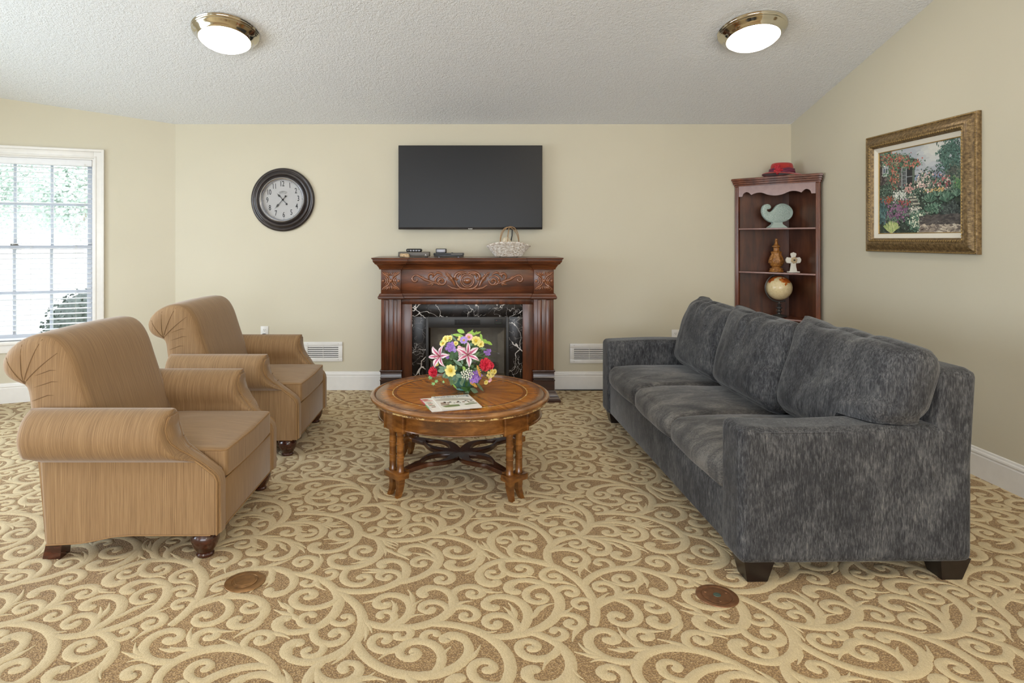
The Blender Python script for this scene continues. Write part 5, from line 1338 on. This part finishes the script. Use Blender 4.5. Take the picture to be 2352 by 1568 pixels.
# wicker basket
t = NT('whitewashed_wicker'); n = t.noise(t.coord(), 55, 4, .7); M['wicker'] = t.set(t.ramp(n, [(.30, rgb(130, 106, 84)), (.42, rgb(196, 182, 166)), (.58, rgb(232, 226, 218)), (.8, rgb(244, 240, 236))]), .7)
M['cane'] = plain('tan_cane', rgb(168, 136, 100), .6, var=.15, vs=30); M['twine'] = plain('cream_twine', rgb(226, 214, 190), .9, var=.1, vs=80)
bk = thing('wicker_basket', 'whitewashed wicker basket with a hoop handle on the right of the mantel', 'basket', (mx(1168, 5.55), 5.585, MZ))
def bpt(q, h, o=0.0):
    """q angle, h 0..1 up the wall: flared boat shape"""
    c, s_ = math.cos(q), math.sin(q); e = .62
    sx = math.copysign(abs(c) ** e, c); sy = math.copysign(abs(s_) ** e, s_)
    w = .112 + (.186 - .112) * h ** 1.1 + o; d = .062 + (.098 - .062) * h + o
    top = .128 - .034 * abs(sx) ** 3 + .0 * abs(sy)
    return Vector((w * sx, d * sy, .008 + (top - .008) * h))
mb = MB(); K = 132
for r in range(11):
    h = .04 + .90 * r / 10
    mb.tube([bpt(2 * PI * k / K, h, .0035 * math.cos(PI * (k // 3 if True else 0) + PI * r) * 1.0) for k in range(K)], .0042, 6, closed=True)
wv = mb.build('woven_wall', M['wicker'], bk, smooth=60)
mb = MB()
for k in range(44): q = 2 * PI * (k + .5) / 44; mb.tube([bpt(q, h) for h in (0, .25, .5, .75, 1)], .0028, 5)
mb.build('stakes', M['wicker'], wv, smooth=60)
mb = MB()
for o_ in (0, 1): mb.tube([bpt(2 * PI * k / 96, 1.0 + .03 * o_, .004 * math.sin(k * 1.3 + PI * o_)) for k in range(96)], .006, 6, closed=True)
mb.build('rim', M['wicker'], bk, smooth=60)
mb = MB(); mb.loft([[tuple(bpt(2 * PI * k / 48, h)) for k in range(48)] for h in (0, .05)]); mb.build('bottom', M['wicker'], bk)
for x, y in ((-.075, -.045), (.075, -.045), (-.075, .045), (.075, .045)):
    mb = MB(); mb.ball((x, y, .006), .006, 8); mb.build('foot', M['iron'], bk)
for dx, dy, ln in ((-.012, 0, .0), (.010, .006, .005)):
    mb = MB(); mb.tube([(-.085 * math.cos(a) * (1 - .10 * ln) + .012 + dx * math.sin(a), -.03 + .06 * a / PI + dy, .105 + (.160 + ln) * math.sin(a) ** .8) for a in [PI * k / 28 for k in range(29)]], .0038, 7); mb.build('handle', M['cane'], bk, smooth=60)
mb = MB(); mb.tube([(-.012 + .02 * math.sin(a), -.055 + .11 * a / PI, .108 + .158 * math.sin(a) ** .8) for a in [PI * k / 28 for k in range(29)]], .0034, 7); mb.build('handle', M['cane'], bk, smooth=60)
tw = thing('twine_ball', 'cream ball of wound twine inside the wicker basket', 'ball of twine', (mx(1163, 5.55), 5.585, MZ + .134))
mb = MB(); mb.ball((0, 0, 0), .040, 20); core = mb.build('core', M['twine'], tw, smooth=60); rg = random.Random(8)
mb = MB()
for i in range(16):
    ax = Vector((rg.gauss(0, 1), rg.gauss(0, 1), rg.gauss(0, 1))).normalized(); u_ = ax.orthogonal().normalized(); w_ = ax.cross(u_)
    o_ = rg.uniform(-.018, .018); rr = math.sqrt(.0425 ** 2 - o_ ** 2)
    mb.tube([ax * o_ + (u_ * math.cos(a) + w_ * math.sin(a)) * rr for a in [2 * PI * k / 28 for k in range(28)]], .0022, 5, closed=True)
mb.build('winding', M['twine'], tw, smooth=60)

# ------------------------------------------------------------------ magazines on the table
TZ = .4915
M['page'] = plain('paper_pages', rgb(222, 218, 210), .6, var=.04, vs=200); M['cover_cream'] = plain('cream_cover', rgb(242, 238, 230), .35, var=.02, vs=30)
M['p_navy'] = plain('navy_print', rgb(70, 88, 118), .3); M['p_green'] = plain('green_print', rgb(120, 132, 84), .3, var=.2, vs=80); M['p_brown'] = plain('brown_print', rgb(130, 92, 70), .3, var=.3, vs=90)
M['p_red'] = plain('red_print', rgb(204, 84, 58), .3, var=.2, vs=90); M['p_dark'] = plain('charcoal_print', rgb(62, 64, 64), .3, var=.2, vs=60); M['p_grey'] = plain('stone_print', rgb(196, 188, 176), .3, var=.1, vs=60)
M['p_pink'] = plain('magenta_spine', rgb(214, 60, 110), .3); M['p_mint'] = plain('mint_spine', rgb(90, 200, 140), .3)
def floor_pt(px, py, z):
    d = 1450 * (1.385 - z) / (py - 550); return Vector(((px - 1070) * d / 1450, d))
def magazine(label, c, rot, W_, H_, T_, z, sag=0):
    o = thing('magazine', label, 'magazine', (c.x, c.y, z), rot, 'magazines on the coffee table')
    mb = MB()
    for i in range(5): mb.box(-W_ / 2 + .0004 * (i % 2), W_ / 2 - .0008 * ((i * 3) % 4), -H_ / 2 + .0006 * (i % 3), H_ / 2 - .0006 * (i % 2), T_ * i / 5.2, T_ * (i + 1) / 5.2 - .0002)
    mb.build('pages', M['page'], o, smooth=0)
    mb = MB(); mb.box(-W_ / 2 - .001, W_ / 2, -H_ / 2, H_ / 2, T_ - .0009, T_, bev=0); mb.box(-W_ / 2 - .0018, -W_ / 2 - .0004, -H_ / 2, H_ / 2, 0, T_); cv_ = mb.build('cover', M['cover_cream'], o, smooth=0)
    return o, cv_
def prt(parent, name, mat, rects, T_):
    mb = MB()
    for a in rects:
        if len(a) == 4: mb.add([(a[0], a[2], T_ + .00025), (a[1], a[2], T_ + .00025), (a[1], a[3], T_ + .00025), (a[0], a[3], T_ + .00025)], [(0, 1, 2, 3)])
        else: mb.add([(x, y, T_ + .0003 + a[1]) for x, y in a[0]], [tuple(range(len(a[0])))])
    return mb.build(name, mat, parent, smooth=0, fix=False)
# corners on the table top of the upper magazine: (988,904) (1076,901) (1111,938) (1020,950)
ZT = TZ + .014
A_, B_, C_, D2 = floor_pt(989, 908, ZT), floor_pt(1073, 904, ZT), floor_pt(1110, 935, ZT), floor_pt(1020, 943, ZT)
ctr = (A_ + B_ + C_ + D2) / 4; vx = ((B_ - A_) + (C_ - D2)) / 2; rot = math.atan2(vx.y, vx.x)
W1, H1 = .214, .272
m2, c2_ = magazine('lower red and pink edged magazine, partly under the white one', ctr + Vector((-.062, -.006)), rot + .05, .205, .265, .006, TZ + .0004)
m1, c1_ = magazine('upper magazine with a white house on its cover, on the coffee table', ctr, rot, W1, H1, .007, TZ + .0072)
T_ = .007
vs, fs = text_mesh('Southern Living', .0470, .0001, .0001); mb = MB(); mb.add(vs, fs, M=Matrix.Translation((-.002, H1 / 2 - .024, T_ + .0004)) @ Matrix.Diagonal((.66, 1, 1, 1))); mb.build('title', M['p_navy'], c1_, smooth=0, fix=False)
prt(c1_, 'sky_print', M['p_grey'], [[[(-.10, .06), (-.03, .075), (.05, .062), (.105, .03), (.105, .015), (-.06, .03), (-.105, .045)], 0]], T_)
prt(c1_, 'house_windows', M['p_dark'], [(-.012, .004, .028, .044), (-.070, -.058, -.012, .010), (-.040, -.028, -.014, .004), (.005, .016, -.012, .006), (.048, .060, -.004, .012), (.078, .092, -.004, .010), (.012, .02, -.03, -.02), (-.02, -.012, -.032, -.022)], T_)
prt(c1_, 'porch_print', M['p_brown'], [(-.09, -.06, -.030, -.008), (-.055, -.042, -.03, -.01), (-.095, -.05, -.058, -.042), (.03, .044, -.026, -.010), (.06, .066, -.03, 0), (-.004, .01, -.026, -.012)], T_)
prt(c1_, 'lawn_print', M['p_green'], [[[(-.095, -.078), (-.05, -.060), (.0, -.062), (.0, -.095), (-.08, -.104)], 0], [[(.028, -.060), (.10, -.05), (.104, -.066), (.035, -.080)], 0], (.06, .094, -.040, -.026)], T_)
# scribbled subtitle line, too small to read
mb = MB(); mb.tube([(-.07 + .10 * i / 40, H1 / 2 - .056 + .002 * math.sin(i * 2.1), T_ + .0003) for i in range(41)], .0007, 4); mb.build('cover_line', M['p_dark'], c1_)
T2 = .006
prt(c2_, 'red_title', M['p_red'], [[[(-.085 + .020 * math.cos(a), .100 + .012 * math.sin(a)) for a in [2 * PI * k / 16 for k in range(16)]], 0], (-.098, -.06, .066, .078), (-.056, -.05, .066, .078), (-.094, -.07, -.010, .0)], T2)
prt(c2_, 'pale_blocks', M['p_green'], [(-.094, -.066, .030, .040), (-.094, -.062, -.034, -.022), (-.09, -.06, .012, .018)], T2)
prt(c2_, 'brown_block', M['p_brown'], [(-.088, -.066, -.066, -.052)], T2)
mb = MB(); mb.box(-.1052, -.1036, -.02, .1325, .0005, .0058); mb.build('spine_magenta', M['p_pink'], c2_); mb = MB(); mb.box(-.1053, -.1037, -.075, .012, .0005, .0058); mb.build('spine_mint', M['p_mint'], c2_)

# ------------------------------------------------------------------ flower arrangement
VC = Vector((-.008, 3.765))
fa = thing('flower_arrangement', 'mixed artificial flower arrangement in a ribbed teal bowl on the coffee table', 'flower arrangement', (VC.x, VC.y, TZ + .0005))
t = NT('teal_glaze'); n = t.noise(t.coord(), 14, 3); M['teal'] = t.set(t.ramp(n, [(.3, rgb(66, 122, 112)), (.7, rgb(98, 156, 142))]), .18, Coat_Weight=.5)
mb = MB(); K = 96
prof = [(.046, 0), (.050, .003), (.048, .007), (.046, .010), (.066, .022), (.086, .040), (.097, .060), (.100, .078), (.096, .094), (.086, .106), (.078, .112), (.080, .117), (.074, .118), (.070, .110)]
mb.loft([[((r * (1 + .030 * (abs(math.cos(9 * a)) - .5) * (1 if .012 < z < .108 else 0))) * math.cos(a), (r * (1 + .030 * (abs(math.cos(9 * a)) - .5) * (1 if .012 < z < .108 else 0))) * math.sin(a), z) for a in [2 * PI * k / K for k in range(K)]] for r, z in prof], True, False)
mb.build('bowl', M['teal'], fa, smooth=50)
def petal_mat(name, inner, outer, rough=.55, rad=.04, mid=.45):
    t = NT(name); tc = t('ShaderNodeTexCoord'); ln = t('ShaderNodeVectorMath', operation='LENGTH'); t.l.new(tc.outputs['Object'], ln.inputs[0])
    f = t.math('ADD', t.math('DIVIDE', ln.outputs['Value'], rad), t.math('MULTIPLY', t.math('SUBTRACT', t.noise(tc.outputs['Object'], 90, 2), .5), .25))
    return t.set(t.ramp(f, [(mid - .25, inner), (mid + .25, outer)]), rough, Subsurface_Weight=0.0)
M['yel'] = petal_mat('yellow_petal', rgb(214, 190, 70), rgb(238, 226, 140), rad=.035); M['yelc'] = plain('yellow_eye', rgb(206, 176, 56), .8, var=.2, vs=200)
M['red'] = petal_mat('red_petal', rgb(168, 20, 42), rgb(214, 40, 66), rad=.045); M['purple'] = petal_mat('purple_petal', rgb(112, 64, 150), rgb(152, 112, 200), rad=.03)
M['pinkp'] = petal_mat('pink_petal', rgb(212, 110, 150), rgb(240, 190, 208), rad=.03); M['lilac'] = petal_mat('lilac_petal', rgb(240, 220, 190), rgb(176, 150, 220), rad=.02)
M['whitef'] = plain('white_bud', rgb(236, 238, 222), .5, var=.04); M['lily_w'] = plain('lily_white', rgb(240, 226, 232), .45, var=.03); M['lily_p'] = plain('lily_pink_stripe', rgb(202, 92, 134), .5, var=.15, vs=60)
M['stamen'] = plain('rust_stamen', rgb(150, 80, 60), .6); M['orange'] = plain('golden_seed_spike', rgb(218, 172, 84), .7, var=.25, vs=160)
M['g_dark'] = plain('dark_green_leaf', rgb(48, 88, 40), .45, var=.25, vs=25); M['g_sage'] = plain('sage_leaf', rgb(112, 142, 116), .5, var=.2, vs=25); M['g_lime'] = plain('lime_leaf', rgb(150, 190, 84), .45, var=.15, vs=25)
M['g_mid'] = plain('mid_green_leaf', rgb(104, 134, 92), .5, var=.25, vs=25); M['ivy'] = plain('ivy_leaf', rgb(132, 182, 110), .45, var=.2, vs=40); M['g_stem'] = plain('olive_stem', rgb(96, 108, 56), .6)
BC = Vector((0, 0, .165))       # middle of the dome, local
def sp(cx, cy, pull=0.0):
    """direction on the dome for a bloom: (cx, cy) = offsets across and up in a 0.24 m sketch square"""
    x = (cx - 815) / 6.533 / 386.7; z = .894 - .0 + (730 + cy / 6.533 - 550) / 386.7 * -1 - .001
    dz = z - BC.z; R2 = .215 ** 2 - x * x - dz * dz
    y = -math.sqrt(max(.0004, R2)) * (.80 - pull)
    return Vector((x, y, z))
def frame(p, up=None, tiltz=0.0):
    """matrix whose z axis points outwards from the dome at p"""
    n_ = (p - BC); n_.z *= .8; n_.normalize(); n_ = (n_ + Vector((0, -.55, .12))).normalized()
    x_ = Vector((0, 0, 1)).cross(n_).normalized(); y_ = n_.cross(x_)
    m_ = Matrix((( x_.x, y_.x, n_.x, p.x), (x_.y, y_.y, n_.y, p.y), (x_.z, y_.z, n_.z, p.z), (0, 0, 0, 1))); return m_
def petal(mb, ang, L, W_, lift, curl, M_=None, mi=0, r0=.1, tip=.7, base=0.25, cup=.25, nz=7, pt=0):
    """one petal as a thin solid, cupped and curled; radiates at ang in the local xy plane"""
    rows = []
    for i in range(nz + 1):
        q = i / nz; r = L * (r0 + (1 - r0) * q); h = lift * L * math.sin(q * PI / 2) - curl * L * q ** 3
        w = W_ * (base + (1 - base) * math.sin(PI * min(1, q / tip) / 2)) * (1 if q < tip else (max(.03, 1 - (q - tip) / (1 - tip)) ** (.75 if pt == 1 else 1.3) if pt else math.sqrt(max(.01, 1 - ((q - tip) / (1 - tip + .001)) ** 2))))
        rows.append([(r, w * u, h + cup * w * (u * u)) for u in (-1, -.5, 0, .5, 1)])
    R = Matrix.Rotation(ang, 4, 'Z'); top = [[R @ Vector(p) for p in r_] for r_ in rows]
    rings = [t_ + [p - (R @ Vector((0, 0, .0009))) for p in t_[::-1]] for t_ in top]
    mb.loft(rings, M=M_, mi=mi)
def put(o, p, spin=0.0, s=1.0):
    o.matrix_local = frame(p) @ Matrix.Rotation(spin, 4, 'Z') @ Matrix.Scale(s, 4); return o
rf = random.Random(21)
def stem_to(mb, p):
    q0 = Vector((p.x * .25, p.y * .25, .10)); mb.tube([q0, (q0 + p) / 2 + Vector((0, 0, .02)), p], .0018, 5)
stems = MB()
# lilies
def lily(p, spin, s, face):
    mb = MB(); mb2 = MB()
    for k in range(6):
        a = k * PI / 3 + (.0 if k % 2 else .05); petal(mb, a, .074, .0125 if k % 2 else .0160, .60, .42, tip=.50, cup=.35, nz=10, r0=.04, pt=1)
        petal(mb2, a, .074, .0048, .60, .42, M_=Matrix.Translation((0, 0, .0016)), tip=.36, cup=.35, r0=.05, nz=10, pt=2, base=.2)
    o = mb.build('lily', M['lily_w'], fa, smooth=60); o2 = mb2.build('pink_stripe', M['lily_p'], o, smooth=60)
    mb = MB()
    for k in range(6): a = k * 1.05 + .4; mb.tube([(0, 0, .0), (.008 * math.cos(a), .008 * math.sin(a), .03), (.014 * math.cos(a), .014 * math.sin(a), .045)], .0009, 5); mb.ball((.014 * math.cos(a), .014 * math.sin(a), .046), .0032, 6, sc3=(1.6, .7, .7))
    mb.build('stamens', M['stamen'], o, smooth=60); o.matrix_local = face @ Matrix.Rotation(spin, 4, 'Z') @ Matrix.Scale(s, 4)
def facing(p, d):
    n_ = Vector(d).normalized(); x_ = Vector((0, 0, 1)).cross(n_).normalized(); y_ = n_.cross(x_)
    return Matrix(((x_.x, y_.x, n_.x, p.x), (x_.y, y_.y, n_.y, p.y), (x_.z, y_.z, n_.z, p.z), (0, 0, 0, 1)))
p = sp(462, 520); lily(p, .15, .95, facing(p + Vector((0, -.01, 0)), (-.45, -.85, .15))); stem_to(stems, p)
p = sp(862, 480, -.05); lily(p, .5, .98, facing(p + Vector((0, -.01, 0)), (.12, -.80, .30))); stem_to(stems, p)
# yellow daisies
def daisy(cx, cy, r, n_=9, name='yellow_daisy', mat=None, eye=None, spin=0, lift=.25):
    mb = MB(); mat = mat or M['yel']
    for k in range(n_): petal(mb, 2 * PI * k / n_ + rf.uniform(-.1, .1), .034, .0092, lift, .12, tip=.72, r0=.12)
    o = mb.build(name, mat, fa, smooth=60); mb = MB(); mb.ball((0, 0, .004), .0085, 12, sc3=(1, 1, .7)); mb.build('flower_eye', eye or M['yelc'], o, smooth=60)
    p = sp(cx, cy); put(o, p, spin, r / 386.7 / 6.533 / .034); stem_to(stems, p)
for a in ((618, 712, 92), (545, 290, 62), (600, 275, 52), (985, 305, 78), (1045, 345, 62), (690, 335, 40), (1255, 762, 42), (1128, 905, 38), (500, 345, 55), (1210, 740, 34)): daisy(*a, spin=rf.random())
daisy(880, 252, 60, 10, 'white_pink_daisy', M['pinkp']); daisy(805, 292, 62, 9, 'violet_daisy', M['lilac'])
# red carnations: many small ruffled petals
def carnation(cx, cy, r, layers=5):
    mb = MB()
    for l in range(layers):
        n_ = 13 - l * 2
        for k in range(max(4, n_)): petal(mb, 2 * PI * k / max(4, n_) + l * .37 + rf.uniform(-.1, .1), .040 * (1 - .15 * l), .0105, .15 + .22 * l, .10, M_=Matrix.Translation((0, 0, .004 * l)), tip=.8, cup=.5 * (1 if k % 2 else -1), nz=5, r0=.05)
    o = mb.build('red_carnation', M['red'], fa, smooth=60); p = sp(cx, cy); put(o, p, rf.random(), r / 386.7 / 6.533 / .040); stem_to(stems, p)
carnation(358, 770, 84); carnation(1118, 635, 102, 6); carnation(1195, 660, 60)
# clusters of small four- and five-petalled florets
def cluster(name, cx, cy, R, n_, mat, fr, np_=4, eye=None):
    mb = MB(); me_ = MB()
    for i in range(n_):
        a = i * 2.4; rr = R * math.sqrt((i + .3) / n_); q = sp(cx + rr * math.cos(a), cy + rr * math.sin(a), rf.uniform(-.06, .03)) 
        Fm = frame(q) @ Matrix.Rotation(rf.uniform(0, 2), 4, 'Z') @ Matrix.Rotation(rf.uniform(-.5, .5), 4, 'X')
        for k in range(np_): petal(mb, 2 * PI * k / np_, fr, fr * .48, .25, .05, M_=Fm, tip=.65, nz=4, r0=.05)
        me_.ball(Fm @ Vector((0, 0, .003)), fr * .16, 6)
    o = mb.build(name, mat, fa, smooth=60); me_.build('floret_eye', eye or M['yelc'], o, smooth=60); stem_to(stems, sp(cx, cy, .2))
cluster('purple_hydrangea', 612, 385, 58, 11, M['purple'], .0115); cluster('purple_hydrangea', 968, 800, 82, 15, M['purple'], .0135); cluster('purple_hydrangea', 1150, 470, 42, 6, M['purple'], .011)
cluster('lilac_floret', 568, 522, 10, 1, M['purple'], .0115, 5); cluster('pink_blossom', 765, 430, 62, 9, M['pinkp'], .0105, 5); cluster('pink_blossom', 660, 415, 34, 4, M['lilac'], .010, 5)
cluster('pink_blossom', 1190, 880, 26, 3, M['pinkp'], .008, 5); cluster('cream_blossom', 1185, 800, 55, 9, M['yel'], .0085, 5); cluster('cream_blossom', 760, 500, 22, 3, M['lily_w'], .009, 5); cluster('cream_blossom', 740, 270, 26, 4, M['yel'], .008, 5)
cluster('cream_blossom', 415, 645, 20, 3, M['yel'], .008, 5)
mb = MB()
for i in range(26):
    a = i * 2.4; rr = 92 * math.sqrt((i + .3) / 26); q = sp(858 + rr * math.cos(a), 752 + .9 * rr * math.sin(a), -.05 + rf.uniform(-.03, .03)); mb.ball(q, .0052, 8); mb.tube([q, q + Vector((0, .03, -.02))], .0008, 4)
mb.build('white_bud_spray', M['whitef'], fa, smooth=60)
# golden seed spikes
for pts_ in (((1000, 640), (1030, 720), (1045, 800)), ((905, 885), (950, 915), (990, 955))):
    mb = MB(); P = [sp(*q, -.06) for q in pts_]; 
    for i in range(40):
        q = i / 39; c = P[0].lerp(P[1], q * 2) if q < .5 else P[1].lerp(P[2], q * 2 - 1); w = .0068 * math.sin(PI * (.12 + .82 * q)); a = i * 2.4
        mb.ball(c + Vector((w * math.cos(a), -.3 * w, w * math.sin(a))), .0036, 6)
    mb.build('seed_spike', M['orange'], fa, smooth=60)
# leaves
def leaf(mb, p, q, W_, bend=.0, roll=0.0, fold=.25):
    p, q = Vector(p), Vector(q); t_ = q - p; L = t_.length; t_.normalize(); n_ = (Vector((0, -1, .35)) - t_ * t_.dot(Vector((0, -1, .35)))).normalized(); s_ = t_.cross(n_)
    s_, n_ = s_ * math.cos(roll) + n_ * math.sin(roll), n_ * math.cos(roll) - s_ * math.sin(roll); rings = []
    for i in range(9):
        f = i / 8; c = p + t_ * L * f + n_ * bend * L * math.sin(PI * f); w = W_ * math.sin(PI * (f ** .85)) ** .85 + .0004
        top = [c + s_ * w * u + n_ * fold * w * abs(u) for u in (-1, -.5, 0, .5, 1)]
        for x in top: x.z = max(x.z, .0045)
        rings.append(top + [x - n_ * .0008 for x in top[::-1]])
    mb.loft(rings)
def L_(mb, a, b, w, pull=-.05, **k): leaf(mb, sp(*a, pull), sp(*b, pull), w, **k)
mb = MB()
for a, b, w in (((815, 195), (705, 160), .0125), ((850, 205), (985, 215), .013), ((800, 235), (635, 220), .009), ((975, 215), (1060, 195), .006), ((900, 210), (940, 160), .006), ((960, 230), (1000, 180), .005)): L_(mb, a, b, w)
mb.build('light_leaf_sprig', M['g_lime'], fa, smooth=60)
mb = MB()
for a, b, w in (((1040, 250), (1085, 315), .008), ((1050, 215), (1075, 290), .006), ((1090, 290), (1150, 330), .008), ((1140, 320), (1225, 380), .0085), ((1080, 310), (1160, 350), .006), ((790, 640), (830, 700), .008), ((700, 985), (640, 905), .004)): L_(mb, a, b, w)
mb.build('bright_leaf_sprig', M['g_lime'], fa, smooth=60)
mb = MB()
for a, b, w in (((640, 540), (640, 440), .018), ((640, 600), (545, 640), .016), ((680, 520), (715, 440), .013), ((560, 320), (640, 300), .010), ((900, 1040), (760, 960), .012), ((850, 870), (840, 960), .009), ((880, 950), (880, 1030), .008)): L_(mb, a, b, w, .0)
mb.build('broad_dark_leaf', M['g_dark'], fa, smooth=60)
for a, b, w in (((790, 640), (650, 545), .0095), ((830, 630), (950, 555), .0095), ((790, 610), (760, 500), .006), ((690, 760), (790, 800), .0105), ((700, 770), (720, 850), .009), ((530, 715), (435, 740), .0105), ((540, 740), (500, 830), .007), ((690, 700), (700, 620), .007), ((900, 970), (1028, 1098), .0125), ((870, 1020), (830, 1120), .012), ((990, 890), (1095, 1058), .0075), ((545, 690), (520, 640), .007), ((930, 350), (880, 330), .008), ((640, 250), (700, 300), .005), ((620, 215), (655, 270), .004), ((1040, 400), (1140, 420), .006)):
    mb = MB(); L_(mb, a, b, w, -.07); mb.build('sage_leaf', M['g_sage'], fa, smooth=60)

for i in range(30):
    a_ = math.radians(190 + 160 * ((i * .618) % 1)) if i % 3 else math.radians(360 * ((i * .618) % 1)); r0_ = rf.uniform(120, 250); c0 = (790 + r0_ * 1.25 * math.cos(a_), 640 - r0_ * math.sin(a_))
    L0 = rf.uniform(80, 120); b0 = a_ + rf.uniform(-.6, .6); mb = MB(); L_(mb, c0, (c0[0] + L0 * math.cos(b0), min(980, c0[1] - L0 * math.sin(b0))), rf.uniform(.006, .0105), .06, roll=rf.uniform(-.5, .5)); mb.build('sage_leaf', M['g_sage'] if i % 2 else M['g_mid'], fa, smooth=60)
def ivy(cx, cy, r, rot):
    mb = MB(); P = []
    for a, q in ((90, 1.0), (65, .55), (40, .95), (15, .55), (-15, .8), (-60, .35), (-90, .30), (-120, .35), (-165, .8), (165, .55), (140, .95), (115, .55)):
        a = math.radians(a + rot); P.append((r * q * math.cos(a), r * q * math.sin(a)))
    mb.prism(P, 0, .0008, M=facing(sp(cx, cy, -.1), (rf.uniform(-.3, .1), -.9, .25))); return mb.build('ivy_leaf', M['ivy'], fa, smooth=0)
ivy(305, 888, .017, 150); ivy(400, 900, .015, 200); ivy(348, 978, .016, 180); ivy(515, 885, .010, 120); ivy(225 + 250, 330, .008, 20)
mb = MB()
for a, b in (((400, 830), (300, 880)), ((420, 840), (395, 895)), ((380, 860), (350, 960)), ((490, 870), (485, 960)), ((480, 830), (515, 880))): mb.tube([sp(*a, .1), sp((a[0] + b[0]) / 2 - 6, (a[1] + b[1]) / 2, .02), sp(*b, -.08)], .0010, 5)
for a, b, c in (((1000, 430), (1180, 440), (1308, 495)), ((1010, 520), (1150, 530), (1268, 565)), ((960, 570), (1060, 600), (1108, 840)), ((990, 560), (1090, 640), (1060, 760)), ((380, 640), (330, 620), (285, 605)), ((1000, 400), (1100, 400), (1180, 412))): mb.tube([sp(*a, .1), sp(*b, -.02), sp(*c, -.05)], [.0014, .0012, .0006], 5)
mb.build('trailing_grass', M['g_stem'], fa, smooth=60)
# dense filler foliage behind the blooms
mb = MB()
for i in range(470):
    a = rf.uniform(0, 2 * PI); v_ = rf.uniform(-.35, 1); r = .155 * rf.uniform(.55, 1); h = math.sqrt(max(0, 1 - v_ * v_))
    p = BC + Vector((r * h * math.cos(a), r * h * math.sin(a), r * v_ * .95 - .01)); d = ((p - BC).normalized() + Vector((rf.gauss(0, .5), rf.gauss(0, .5), rf.gauss(0, .4)))).normalized(); L = rf.uniform(.022, .05)
    if p.z < .098 and (p.x ** 2 + p.y ** 2) < .0105: continue
    leaf(mb, p - d * L * .4, p + d * L * .6, rf.uniform(.003, .0075), roll=rf.uniform(-1, 1))
mb.build('filler_foliage', M['g_mid'], fa, smooth=60)
mb = MB(); mb.ball((0, 0, .108), .066, 24, sc3=(1, 1, .5)); mb.build('moss_base', M['g_dark'], fa)
stems.build('stems', M['g_stem'], fa, smooth=60)
